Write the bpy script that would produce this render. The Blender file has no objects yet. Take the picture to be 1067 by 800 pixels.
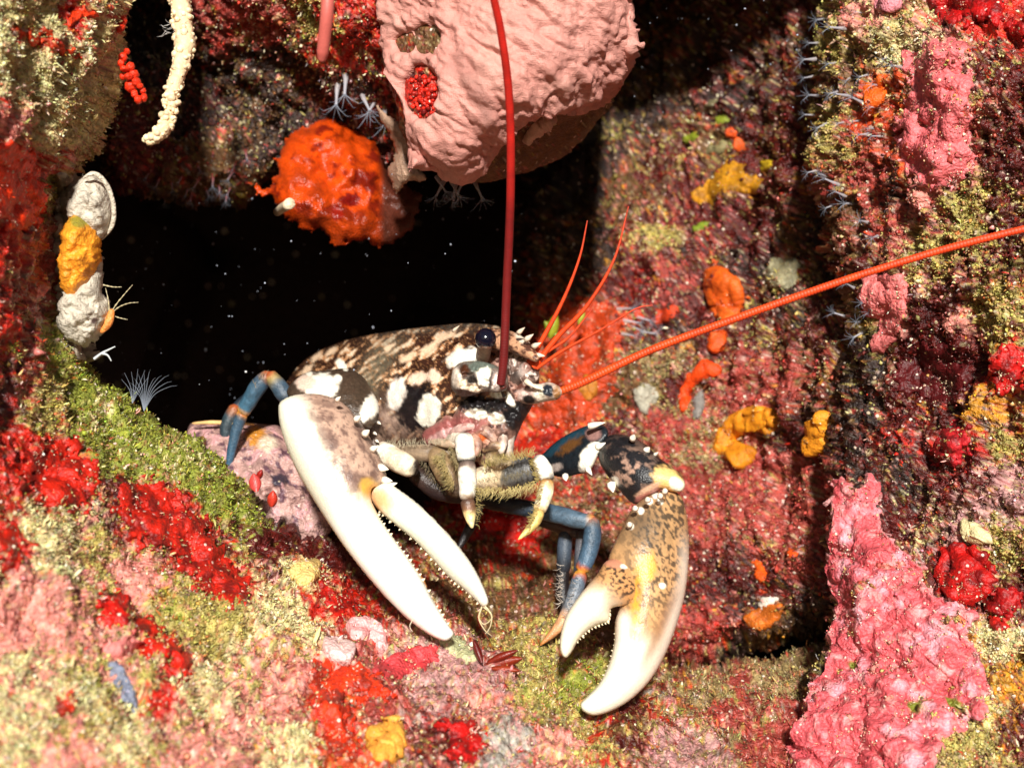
import bpy, math, random
import numpy as np
from mathutils import Vector
from mathutils.bvhtree import BVHTree

# ------------------------------------------------------------------ camera, world, sun, exposure
scene = bpy.context.scene
COL = scene.collection
VIEW = 0.70                                   # width of the view per metre of distance
cam_data = bpy.data.cameras.new('camera')
cam_data.sensor_width = 36.0
cam_data.lens = 36.0 / VIEW
cam_data.clip_start = 0.01
cam_data.clip_end = 60.0
cam_data.dof.use_dof = True
cam_data.dof.focus_distance = 0.77
cam_data.dof.aperture_fstop = 8.5
cam = bpy.data.objects.new('camera', cam_data)
cam.rotation_euler = (math.radians(90), 0, 0)
COL.objects.link(cam)
scene.camera = cam

SUN_EL, SUN_AZ = math.radians(23), math.radians(0.5)
sdir = Vector((math.sin(SUN_AZ) * math.cos(SUN_EL), -math.cos(SUN_AZ) * math.cos(SUN_EL), math.sin(SUN_EL)))
world = bpy.data.worlds.new('World')
scene.world = world
world.use_nodes = True
wn = world.node_tree
bg = wn.nodes['Background']
sky = wn.nodes.new('ShaderNodeTexSky')
sky.sky_type = 'NISHITA'
sky.sun_disc = False
sky.sun_elevation = SUN_EL
sky.sun_rotation = math.atan2(sdir.x, sdir.y)
wn.links.new(sky.outputs[0], bg.inputs[0])
bg.inputs[1].default_value = 0.030
sun_data = bpy.data.lights.new('sun', 'SUN')
sun_data.energy = 4.9
sun_data.angle = math.radians(4.0)
sun_data.color = (1.0, 0.965, 0.90)
sun = bpy.data.objects.new('sun', sun_data)
sun.rotation_euler = (-sdir).to_track_quat('-Z', 'Y').to_euler()
sun.location = (0.3, -1.0, 1.2)
COL.objects.link(sun)
scene.view_settings.view_transform = 'Standard'
scene.view_settings.look = 'None'
scene.view_settings.gamma = 1.0
scene.view_settings.exposure = 0.55
scene.view_settings.use_curve_mapping = False

# ------------------------------------------------------------------ numeric helpers
rng = np.random.default_rng(7)
random.seed(7)
K = VIEW / 1067.0

def P(px, py, d):
    px = np.asarray(px, float); py = np.asarray(py, float); d = np.asarray(d, float)
    return np.stack(np.broadcast_arrays((px - 533.5) * K * d, d, -(py - 400.0) * K * d), -1)

def to_px(v):
    return v[:, 0] / (K * v[:, 1]) + 533.5, 400.0 - v[:, 2] / (K * v[:, 1])

def lin(c):
    c = np.asarray(c, float) / 255.0
    return np.where(c <= 0.04045, c / 12.92, ((c + 0.055) / 1.055) ** 2.4)

def sstep(a, b, x):
    t = np.clip((x - a) / (b - a), 0, 1)
    return t * t * (3 - 2 * t)

_h = rng.permutation(256)
PERM = np.concatenate([_h, _h, _h])
GRAD = rng.normal(size=(256, 3)); GRAD /= np.linalg.norm(GRAD, axis=1)[:, None]

def noise(p):
    i = np.floor(p).astype(int); f = p - i
    i &= 255
    u = f * f * f * (f * (f * 6 - 15) + 10)
    out = 0
    for dx in (0, 1):
        wx = u[:, 0] if dx else 1 - u[:, 0]
        for dy in (0, 1):
            wy = u[:, 1] if dy else 1 - u[:, 1]
            for dz in (0, 1):
                wz = u[:, 2] if dz else 1 - u[:, 2]
                h = PERM[PERM[PERM[(i[:, 0] + dx) & 255] + ((i[:, 1] + dy) & 255)] + ((i[:, 2] + dz) & 255)]
                g = GRAD[h]
                out = out + wx * wy * wz * (g[:, 0] * (f[:, 0] - dx) + g[:, 1] * (f[:, 1] - dy) + g[:, 2] * (f[:, 2] - dz))
    return out * 1.6

def fbm(p, freq, octs=3, seed=0.0, gain=0.55):
    s, a, t = 0, 1.0, 0
    for k in range(octs):
        s = s + a * noise(p * freq + np.array([seed * 7.3 + 13.1 * k, seed * 3.1 + 5.7 * k, seed * 5.9 + 9.2 * k]))
        t += a; a *= gain; freq *= 2.13
    return s / t * 1.5

RJ = rng.random((256, 3))
def worley(p, freq, seed=0.0):
    q = p * freq + seed * 11.7
    b = np.floor(q).astype(int)
    best = np.full(len(p), 9.0); cid = np.zeros(len(p), int)
    for dx in (-1, 0, 1):
        for dy in (-1, 0, 1):
            for dz in (-1, 0, 1):
                c = b + np.array([dx, dy, dz])
                h = PERM[PERM[PERM[c[:, 0] & 255] + (c[:, 1] & 255)] + (c[:, 2] & 255)]
                dd = np.linalg.norm(c + RJ[h] - q, axis=1)
                m = dd < best
                best[m] = dd[m]; cid[m] = h[m]
    return best, cid

def tps(ctrl):
    c = np.array(ctrl, float); n = len(c)
    X = c[:, :2] / 200.0
    r = np.linalg.norm(X[:, None] - X[None], axis=2)
    A = np.zeros((n + 3, n + 3))
    A[:n, :n] = np.where(r > 0, r * r * np.log(r + 1e-12), 0) + np.eye(n) * 0.02
    A[:n, n] = 1; A[:n, n + 1:] = X; A[n, :n] = 1; A[n + 1:, :n] = X.T
    w = np.linalg.solve(A, np.concatenate([c[:, 2], [0, 0, 0]]))
    def f(px, py):
        q = np.stack([np.asarray(px, float), np.asarray(py, float)], -1) / 200.0
        sh = q.shape[:-1]; q = q.reshape(-1, 2)
        out = w[n] + q @ w[n + 1:]
        for k in range(n):
            r2 = ((q - X[k]) ** 2).sum(1)
            out = out + w[k] * 0.5 * r2 * np.log(r2 + 1e-12)
        return out.reshape(sh)
    return f

def plane_fit(ctrl):
    c = np.array(ctrl, float)
    A = np.c_[np.ones(len(c)), c[:, 0], c[:, 1]]
    w = np.linalg.lstsq(A, c[:, 2], rcond=None)[0]
    return lambda px, py: w[0] + w[1] * px + w[2] * py

def smooth_closed(pts, n=6):
    p = np.array(pts, float); out = []
    N = len(p)
    for i in range(N):
        a, b, c, d = p[i - 1], p[i], p[(i + 1) % N], p[(i + 2) % N]
        for k in range(n):
            t = k / n
            out.append(0.5 * ((2 * b) + (-a + c) * t + (2 * a - 5 * b + 4 * c - d) * t * t + (-a + 3 * b - 3 * c + d) * t ** 3))
    return np.array(out)

def smooth_open(pts, n=8):
    p = np.array(pts, float)
    p = np.vstack([2 * p[0] - p[1], p, 2 * p[-1] - p[-2]])
    out = []
    for i in range(1, len(p) - 2):
        a, b, c, d = p[i - 1], p[i], p[i + 1], p[i + 2]
        for k in range(n):
            t = k / n
            out.append(0.5 * ((2 * b) + (-a + c) * t + (2 * a - 5 * b + 4 * c - d) * t * t + (-a + 3 * b - 3 * c + d) * t ** 3))
    out.append(p[-2])
    return np.array(out)

def sdist(poly, X, Y):
    """signed distance to a polygon, positive inside"""
    q = np.stack([X.ravel(), Y.ravel()], 1)
    best = np.full(len(q), 1e9); ins = np.zeros(len(q), bool)
    N = len(poly)
    for i in range(N):
        a, b = poly[i], poly[(i + 1) % N]
        ab = b - a; L = (ab ** 2).sum()
        if L < 1e-9: continue
        t = np.clip(((q - a) @ ab) / L, 0, 1)
        dd = ((q - a - t[:, None] * ab) ** 2).sum(1)
        best = np.minimum(best, dd)
        if a[1] != b[1]:
            cr = ((a[1] > q[:, 1]) != (b[1] > q[:, 1])) & (q[:, 0] < (b[0] - a[0]) * (q[:, 1] - a[1]) / (b[1] - a[1]) + a[0])
            ins ^= cr
    s = np.sqrt(best)
    return np.where(ins, s, -s).reshape(X.shape)

class Grid:
    """a regular grid trimmed to an implicit outline"""
    def __init__(self, poly, step, warp=0.0, wfreq=0.05, seed=0, coarse=1, holes=()):
        lo = poly.min(0) - 3 * step - warp; hi = poly.max(0) + 3 * step + warp
        xs = np.arange(lo[0], hi[0] + step, step); ys = np.arange(lo[1], hi[1] + step, step)
        X, Y = np.meshgrid(xs, ys)
        if coarse > 1:                          # distance field on a coarser grid, then bilinear
            cx = np.arange(lo[0], hi[0] + step * (coarse + 1), step * coarse); cy = np.arange(lo[1], hi[1] + step * (coarse + 1), step * coarse)
            CX, CY = np.meshgrid(cx, cy); S = sdist(poly, CX, CY)
            fx = (X - lo[0]) / (step * coarse); fy = (Y - lo[1]) / (step * coarse)
            ix = np.clip(fx.astype(int), 0, len(cx) - 2); iy = np.clip(fy.astype(int), 0, len(cy) - 2)
            fx = fx - ix; fy = fy - iy
            sd = (S[iy, ix] * (1 - fx) + S[iy, ix + 1] * fx) * (1 - fy) + (S[iy + 1, ix] * (1 - fx) + S[iy + 1, ix + 1] * fx) * fy
        else:
            sd = sdist(poly, X, Y)
        for (hx, hy, hr, hs) in holes:
            sd = np.minimum(sd, np.hypot((X - hx) / hr, (Y - hy) / hs) * min(hr, hs) - min(hr, hs))
        if warp:
            q = np.stack([X.ravel() * wfreq, Y.ravel() * wfreq, np.full(X.size, seed * 3.7)], 1)
            sd = sd + warp * (fbm(q, 1.0, 3, seed)).reshape(X.shape)
        gy, gx = np.gradient(sd, step)
        g2 = gx * gx + gy * gy + 1e-6
        keep = sd > -0.75 * step
        cell = keep[:-1, :-1] & keep[1:, :-1] & keep[:-1, 1:] & keep[1:, 1:]
        use = np.zeros_like(keep)
        use[:-1, :-1] |= cell; use[1:, :-1] |= cell; use[:-1, 1:] |= cell; use[1:, 1:] |= cell
        proj = use & (sd < 0.35 * step)
        mv = np.clip(sd / g2, -1.2 * step, 1.2 * step)
        self.X = np.where(proj, X - gx * mv, X); self.Y = np.where(proj, Y - gy * mv, Y)
        self.X0, self.Y0 = X, Y
        self.sd = np.where(proj, 0.0, np.maximum(sd, 0)); self.raw = sd
        self.use = use; self.rim = proj; self.step = step
        idx = np.full(X.shape, -1); idx[use] = np.arange(use.sum())
        r, c = np.nonzero(cell)
        self.faces = np.stack([idx[r, c], idx[r + 1, c], idx[r + 1, c + 1], idx[r, c + 1]], 1)
        self.x = self.X[use]; self.y = self.Y[use]; self.d = self.sd[use]; self.r = self.rim[use]
        self.gx = (gx / np.sqrt(g2))[use]; self.gy = (gy / np.sqrt(g2))[use]

def boundary_edges(faces):
    e = np.vstack([faces[:, [0, 1]], faces[:, [1, 2]], faces[:, [2, 3]], faces[:, [3, 0]]])
    key = np.sort(e, 1)
    k = key[:, 0].astype(np.int64) * (faces.max() + 1) + key[:, 1]
    _, inv, cnt = np.unique(k, return_inverse=True, return_counts=True)
    return e[cnt[inv] == 1]

def poisson(g, iters=900):
    """membrane height over the trimmed grid (zero on the outline): square root gives a round section"""
    s = g.raw; ins = s > 0.02 * g.step
    def arm(sh):
        nb = np.roll(s, sh, (0, 1)); 
        return np.where(nb > 0, 1.0, np.clip(s / (s - nb + 1e-9), 0.12, 1.0)), nb > 0
    (l, li), (r, ri), (u, ui), (d, di) = arm((0, 1)), arm((0, -1)), arm((1, 0)), arm((-1, 0))
    cl = 2 / (l * (l + r)) * li; cr = 2 / (r * (l + r)) * ri; cu = 2 / (u * (u + d)) * ui; cd = 2 / (d * (u + d)) * di
    den = 2 / (l * r) + 2 / (u * d)
    R = s.max() / g.step
    v = np.where(ins, np.clip(s / g.step * (2 * R - s / g.step), 0, None) / 2, 0)
    for _ in range(iters):
        n = (1 + cl * np.roll(v, 1, 1) + cr * np.roll(v, -1, 1) + cu * np.roll(v, 1, 0) + cd * np.roll(v, -1, 0)) / den
        v = np.where(ins, v + 1.0 * (n - v), 0)
    return np.sqrt(np.maximum(v, 0) / v.max())

# ------------------------------------------------------------------ mesh helpers
def build(name, verts, faces, colors=None, mat=None, parent=None, smooth=True, origin=None, inmesh=None):
    verts = np.asarray(verts, float)
    if parent is not None:
        off = np.array(parent['world_origin'])
    else:
        off = np.array(origin) if origin is not None else np.zeros(3)
    me = bpy.data.meshes.new(name)
    faces = list(faces) if not isinstance(faces, np.ndarray) else faces
    nv = len(verts)
    me.vertices.add(nv)
    me.vertices.foreach_set('co', (verts - off).astype(np.float32).ravel())
    if isinstance(faces, np.ndarray):
        nf, k = faces.shape
        me.loops.add(nf * k)
        me.loops.foreach_set('vertex_index', faces.astype(np.int32).ravel())
        me.polygons.add(nf)
        me.polygons.foreach_set('loop_start', np.arange(0, nf * k, k, dtype=np.int32))
    else:
        flat = np.fromiter((i for f in faces for i in f), dtype=np.int32)
        st = np.cumsum([0] + [len(f) for f in faces[:-1]])
        me.loops.add(len(flat)); me.loops.foreach_set('vertex_index', flat)
        me.polygons.add(len(faces)); me.polygons.foreach_set('loop_start', np.array(st, dtype=np.int32))
        nf = len(faces)
    me.update(calc_edges=True)
    me.validate()
    me.polygons.foreach_set('use_smooth', np.full(len(me.polygons), smooth))
    if colors is not None:
        c = np.asarray(colors, float)
        if c.ndim == 1: c = np.tile(c, (nv, 1))
        if c.shape[1] == 3: c = np.c_[c, np.full(nv, 0.5)]
        at = me.color_attributes.new('Col', 'FLOAT_COLOR', 'POINT')
        at.data.foreach_set('color', c.astype(np.float32).ravel())
    if mat: me.materials.append(mat)
    o = bpy.data.objects.new(name, me)
    COL.objects.link(o)
    if parent is not None:
        o.parent = parent
    else:
        o.location = tuple(off)
    o['world_origin'] = tuple(float(v) for v in off)
    return o

def tag(o, label=None, cat=None, group=None, kind=None):
    if label: o['label'] = label
    if cat: o['category'] = cat
    if group: o['group'] = group
    if kind: o['kind'] = kind
    return o

def empty(name, loc, label, cat, group=None):
    o = bpy.data.objects.new(name, None)
    COL.objects.link(o)
    o.empty_display_size = 0.01
    o.location = tuple(float(v) for v in loc)
    o['world_origin'] = tuple(float(v) for v in loc)
    return tag(o, label, cat, group)

def vnormals(v, f):
    n = np.zeros_like(v)
    fn = np.cross(v[f[:, 2]] - v[f[:, 0]], v[f[:, 3]] - v[f[:, 1]])
    for k in range(4): np.add.at(n, f[:, k], fn)
    return n / (np.linalg.norm(n, axis=1)[:, None] + 1e-12)

# ------------------------------------------------------------------ materials
def nd(nt, t, **kw):
    n = nt.nodes.new(t)
    for k, v in kw.items(): setattr(n, k, v)
    return n

def crust_mat(name, fine=900.0, bump=0.5, dist=0.0012, spec=0.5, rough_add=0.0, speck=0.0, cell=420.0, vary=0.45, sss=0.0, ridge=None, coat=0.0):
    m = bpy.data.materials.new(name); m.use_nodes = True
    nt = m.node_tree; L = nt.links.new
    b = nt.nodes['Principled BSDF']
    at = nd(nt, 'ShaderNodeAttribute', attribute_name='Col')
    tc = nd(nt, 'ShaderNodeTexCoord')
    n1 = nd(nt, 'ShaderNodeTexNoise'); n1.inputs['Scale'].default_value = fine * 0.4; n1.inputs['Detail'].default_value = 5.0; n1.inputs['Roughness'].default_value = 0.65
    L(tc.outputs['Object'], n1.inputs['Vector'])
    vo = nd(nt, 'ShaderNodeTexVoronoi'); vo.inputs['Scale'].default_value = cell; L(tc.outputs['Object'], vo.inputs['Vector'])
    mr = nd(nt, 'ShaderNodeMapRange'); mr.inputs['From Min'].default_value = 0.3; mr.inputs['From Max'].default_value = 0.7
    mr.inputs['To Min'].default_value = 1 - vary; mr.inputs['To Max'].default_value = 1 + vary * 0.8
    L(n1.outputs['Fac'], mr.inputs['Value'])
    mul = nd(nt, 'ShaderNodeMix', data_type='RGBA', blend_type='MULTIPLY'); mul.inputs['Factor'].default_value = 1.0
    L(at.outputs['Color'], mul.inputs['A']); L(mr.outputs['Result'], mul.inputs['B'])
    col = mul.outputs['Result']
    if speck > 0:                      # scattered pale grains of sand and shell
        sx = nd(nt, 'ShaderNodeSeparateColor'); L(vo.outputs['Color'], sx.inputs['Color'])
        gt = nd(nt, 'ShaderNodeMath', operation='GREATER_THAN'); gt.inputs[1].default_value = 1 - speck; L(sx.outputs['Red'], gt.inputs[0])
        ds = nd(nt, 'ShaderNodeMath', operation='LESS_THAN'); ds.inputs[1].default_value = 0.42; L(vo.outputs['Distance'], ds.inputs[0])
        mm = nd(nt, 'ShaderNodeMath', operation='MULTIPLY'); L(gt.outputs[0], mm.inputs[0]); L(ds.outputs[0], mm.inputs[1])
        cr = nd(nt, 'ShaderNodeValToRGB'); L(sx.outputs['Green'], cr.inputs['Fac'])
        cr.color_ramp.elements[0].color = (0.75, 0.68, 0.52, 1); cr.color_ramp.elements[1].color = (0.36, 0.32, 0.16, 1)
        e = cr.color_ramp.elements.new(0.5); e.color = (0.68, 0.45, 0.40, 1)
        mx = nd(nt, 'ShaderNodeMix', data_type='RGBA'); L(mm.outputs[0], mx.inputs['Factor']); L(col, mx.inputs['A']); L(cr.outputs['Color'], mx.inputs['B'])
        col = mx.outputs['Result']
    L(col, b.inputs['Base Color'])
    ra = nd(nt, 'ShaderNodeMath', operation='ADD'); ra.inputs[1].default_value = rough_add; ra.use_clamp = True
    L(at.outputs['Alpha'], ra.inputs[0]); L(ra.outputs[0], b.inputs['Roughness'])
    b.inputs['Specular IOR Level'].default_value = spec
    if coat: b.inputs['Coat Weight'].default_value = coat; b.inputs['Coat Roughness'].default_value = 0.2
    if sss:
        b.inputs['Subsurface Weight'].default_value = sss; b.inputs['Subsurface Scale'].default_value = 0.002
        b.inputs['Subsurface Radius'].default_value = (1.0, 0.5, 0.3)
    # relief: grain + small knobs (+ wandering ridges)
    n2 = nd(nt, 'ShaderNodeTexNoise'); n2.inputs['Scale'].default_value = fine; n2.inputs['Detail'].default_value = 4.0
    L(tc.outputs['Object'], n2.inputs['Vector'])
    hh = nd(nt, 'ShaderNodeMath', operation='SUBTRACT'); L(n2.outputs['Fac'], hh.inputs[0]); L(vo.outputs['Distance'], hh.inputs[1])
    h = hh.outputs[0]
    if ridge:
        mp = nd(nt, 'ShaderNodeMapping'); mp.inputs['Rotation'].default_value = ridge[0]; mp.inputs['Scale'].default_value = ridge[1]
        L(tc.outputs['Object'], mp.inputs['Vector'])
        wn_ = nd(nt, 'ShaderNodeTexNoise'); wn_.inputs['Scale'].default_value = 1.0; wn_.inputs['Detail'].default_value = 3.0; wn_.inputs['Distortion'].default_value = 0.9
        L(mp.outputs['Vector'], wn_.inputs['Vector'])
        k = nd(nt, 'ShaderNodeMath', operation='MULTIPLY_ADD'); k.inputs[1].default_value = ridge[2]
        L(wn_.outputs['Fac'], k.inputs[0]); L(h, k.inputs[2]); h = k.outputs[0]
    bp = nd(nt, 'ShaderNodeBump'); bp.inputs['Strength'].default_value = bump; bp.inputs['Distance'].default_value = dist
    L(h, bp.inputs['Height']); L(bp.outputs['Normal'], b.inputs['Normal'])
    return m

M_ROCK = crust_mat('encrusted_rock', 900, 0.75, 0.0016, 0.5, speck=0.045, cell=420)
M_DARK = crust_mat('cave_rock', 300, 0.8, 0.003, 0.2, speck=0.02, cell=120)
M_SPONGE = crust_mat('smooth_sponge', 1100, 0.5, 0.0010, 0.35, cell=700, vary=0.25, sss=0.15)
M_PINKS = crust_mat('ridged_pink_sponge', 1500, 0.5, 0.0006, 0.3, cell=1200, vary=0.10, ridge=((0, 0.6, 0), (60, 200, 560), 1.8))
M_CORALLINE = crust_mat('coralline_crust', 800, 0.7, 0.0012, 0.5, cell=520, vary=0.35, speck=0.04)
M_TURF = crust_mat('algal_turf', 1500, 0.3, 0.0005, 0.5, cell=1200, vary=0.2)
M_SHELL = crust_mat('lobster_shell', 1800, 0.40, 0.0005, 0.55, cell=1100, vary=0.28)
M_CLAW = crust_mat('claw_shell', 1500, 0.30, 0.0004, 0.5, cell=900, vary=0.10)
M_ANT = crust_mat('antenna_shell', 2500, 0.15, 0.0002, 0.55, cell=1500, vary=0.12)
M_OYSTER = crust_mat('grey_shell', 1000, 0.7, 0.001, 0.3, cell=420, vary=0.25, ridge=((0, 0.4, 0), (300, 300, 900), 1.0))
M_BEAD = crust_mat('pale_branch', 900, 0.4, 0.0006, 0.4, cell=600, vary=0.15)

def eye_mat():
    m = bpy.data.materials.new('eye'); m.use_nodes = True
    b = m.node_tree.nodes['Principled BSDF']
    at = nd(m.node_tree, 'ShaderNodeAttribute', attribute_name='Col')
    m.node_tree.links.new(at.outputs['Color'], b.inputs['Base Color'])
    b.inputs['Roughness'].default_value = 0.12
    return m
M_EYE = eye_mat()

def film_mat(name, color, alpha):
    m = bpy.data.materials.new(name); m.use_nodes = True
    nt = m.node_tree; b = nt.nodes['Principled BSDF']
    at = nd(nt, 'ShaderNodeAttribute', attribute_name='Col')
    nt.links.new(at.outputs['Color'], b.inputs['Base Color'])
    b.inputs['Roughness'].default_value = 0.4
    nt.links.new(at.outputs['Alpha'], b.inputs['Alpha'])
    return m
M_FILM = film_mat('polyp_tissue', (0.6, 0.62, 0.7), 0.6)

# ------------------------------------------------------------------ cover colours of the rock
CL = {  # colour, roughness
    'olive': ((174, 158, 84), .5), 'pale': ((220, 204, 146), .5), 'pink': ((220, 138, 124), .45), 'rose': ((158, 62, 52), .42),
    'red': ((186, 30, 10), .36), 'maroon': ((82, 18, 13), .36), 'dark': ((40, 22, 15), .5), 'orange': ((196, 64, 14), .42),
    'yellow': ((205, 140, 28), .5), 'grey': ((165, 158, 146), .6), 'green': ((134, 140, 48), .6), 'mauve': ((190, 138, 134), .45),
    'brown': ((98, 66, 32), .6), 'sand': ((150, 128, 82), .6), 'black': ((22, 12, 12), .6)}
CN = list(CL)
CC = np.array([lin(CL[c][0]) for c in CN]); CR = np.array([CL[c][1] for c in CN])

SPECK = np.array([lin(c) for c in ((220, 204, 154), (170, 154, 92), (92, 18, 18), (212, 130, 118), (60, 40, 26), (172, 66, 70), (150, 140, 60), (54, 28, 22), (226, 196, 180), (110, 80, 50), (190, 40, 20))])
def cover(pos, px, py, pts, default=(), mixing=1.0, seed=0, warp=14.0, freq=70.0, bg=None):
    """patchwork of encrusting life: nearest listed cover wins, frayed by noise, each kind in its own patches"""
    n = len(pos)
    wx = px + warp * fbm(pos, 45, 3, 3 + seed); wy = py + warp * fbm(pos, 45, 3, 9 + seed)
    W = np.zeros((n, len(CN))); tot = np.zeros(n)
    for t in pts:
        x, y, names = t[0], t[1], t[2]
        r = t[3] if len(t) > 3 else 30.0
        w = 1.0 / (((wx - x) ** 2 + (wy - y) ** 2) / (r * r) + 0.15) ** 1.6
        nm = names.split('+')
        for k, c in enumerate(nm):
            W[:, CN.index(c)] += w * (0.62 if k == 0 and len(nm) > 1 else (1.0 if len(nm) == 1 else 0.38 / (len(nm) - 1)))
        tot += w
    W /= tot[:, None]
    W[:, CN.index('maroon')] += .05; W[:, CN.index('rose')] += .06; W[:, CN.index('brown')] += .05
    S = W * 1.75
    for c in default: S[:, CN.index(c)] += 0.16
    act = np.nonzero(W.max(0) > 0.01)[0]
    for c in act:
        S[:, c] += mixing * (0.50 * fbm(pos, freq, 2, c * 2.3 + seed) + 0.92 * fbm(pos, freq * 4.6, 3, c * 3.7 + seed + 40))
    rest = np.ones(len(CN), bool); rest[act] = False
    S[:, rest] = -9
    E = np.exp((S - S.max(1)[:, None]) * 16)
    E /= E.sum(1)[:, None]
    col = E @ CC; ro = E @ CR
    keepf = np.clip(.35 + 3.0 * col.mean(1), .35, 1.0)
    # single grains and specks of something else
    for fq, pr, k in ((430, .34, 1), (760, .30, 2)):
        w, cid = worley(pos + 0.0006 * np.stack([fbm(pos, 600, 2, 1), fbm(pos, 600, 2, 2), fbm(pos, 600, 2, 3)], 1), fq, seed + k)
        lot = (cid * 0.6180339 * (k + 1)) % 1.0
        pick = SPECK[(cid * 7 + k * 3) % len(SPECK)]
        m = ((lot < pr * keepf) * (1 - sstep(.35, .6, w)) * .85)[:, None]
        col = col * (1 - m) + (0.35 * col + 0.65 * pick) * m
    v = 1 + 0.7 * fbm(pos, 190, 4, 77 + seed)
    col = col * np.clip(v, 0.45, 1.6)[:, None]
    return np.c_[np.clip(col, 0.004, 0.85), ro], E

# ------------------------------------------------------------------ rock masses
ROCKS = []
class Rock: pass

def rock(name, outline, ctrl, pts, step=2.2, edge=60, drop=0.06, thick=0.25, amp=(0.010, 0.0045, 0.0016, 0.0011), seed=0, mat=None,
         default=(), mixing=1.0, warp=9, coarse=4, blur=0):
    poly = smooth_closed(outline, 4)
    g = Grid(poly, step, warp=warp, wfreq=0.022, seed=seed + 1, coarse=coarse)
    f = tps(ctrl)
    d = f(g.x, g.y)
    t = np.clip(g.d / edge, 0, 1)
    d = d + drop * (1 - np.sqrt(1 - (1 - t) ** 2))
    v = P(g.x, g.y, d)
    nrm = vnormals(v, g.faces)
    if (nrm[:, 1].mean()) > 0: nrm = -nrm
    fade = np.clip(0.25 + t * 2, 0, 1)
    a = amp
    big = fbm(v, 22, 3, seed + 1); mid = fbm(v, 75, 3, seed + 2)
    w1, c1 = worley(v, 130, seed); w2, c2 = worley(v, 330, seed + 5)
    pit = np.maximum(0, fbm(v, 110, 2, seed + 8) - 0.25)
    h = a[0] * big * fade + a[1] * (mid - 1.6 * pit) + a[2] * (0.55 - w1) * 1.8 * (0.4 + 0.9 * RJ[c1][:, 0]) + a[3] * (0.5 - w2) * 1.8 + a[3] * 0.5 * fbm(v, 700, 2, seed + 4)
    v = v + nrm * h[:, None]
    col, E = cover(v, g.x, g.y, pts, default, mixing, seed)
    # back: the boundary runs on behind into the mass of the rock
    be = boundary_edges(g.faces)
    ids = np.unique(be); m = np.full(len(v), -1); m[ids] = len(v) + np.arange(len(ids))
    off = 26.0
    back = P(g.x[ids] + g.gx[ids] * off, g.y[ids] + g.gy[ids] * off, d[ids] + thick)
    sk = np.stack([be[:, 1], be[:, 0], m[be[:, 0]], m[be[:, 1]]], 1)
    allv = np.vstack([v, back]); allf = np.vstack([g.faces, sk])
    cc = np.vstack([col, np.c_[np.tile(lin((60, 40, 35)), (len(ids), 1)), np.full(len(ids), .6)]])
    o = build(name, allv, allf, cc, mat or M_ROCK)
    tag(o, kind='structure')
    R = Rock(); R.o = o; R.v = v; R.f = g.faces; R.col = col; R.n = vnormals(v, g.faces); R.x = g.x; R.y = g.y; R.E = E; R.d = g.d; R.step = step
    if R.n[:, 1].mean() > 0: R.n = -R.n
    ROCKS.append(R)
    return R

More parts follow.
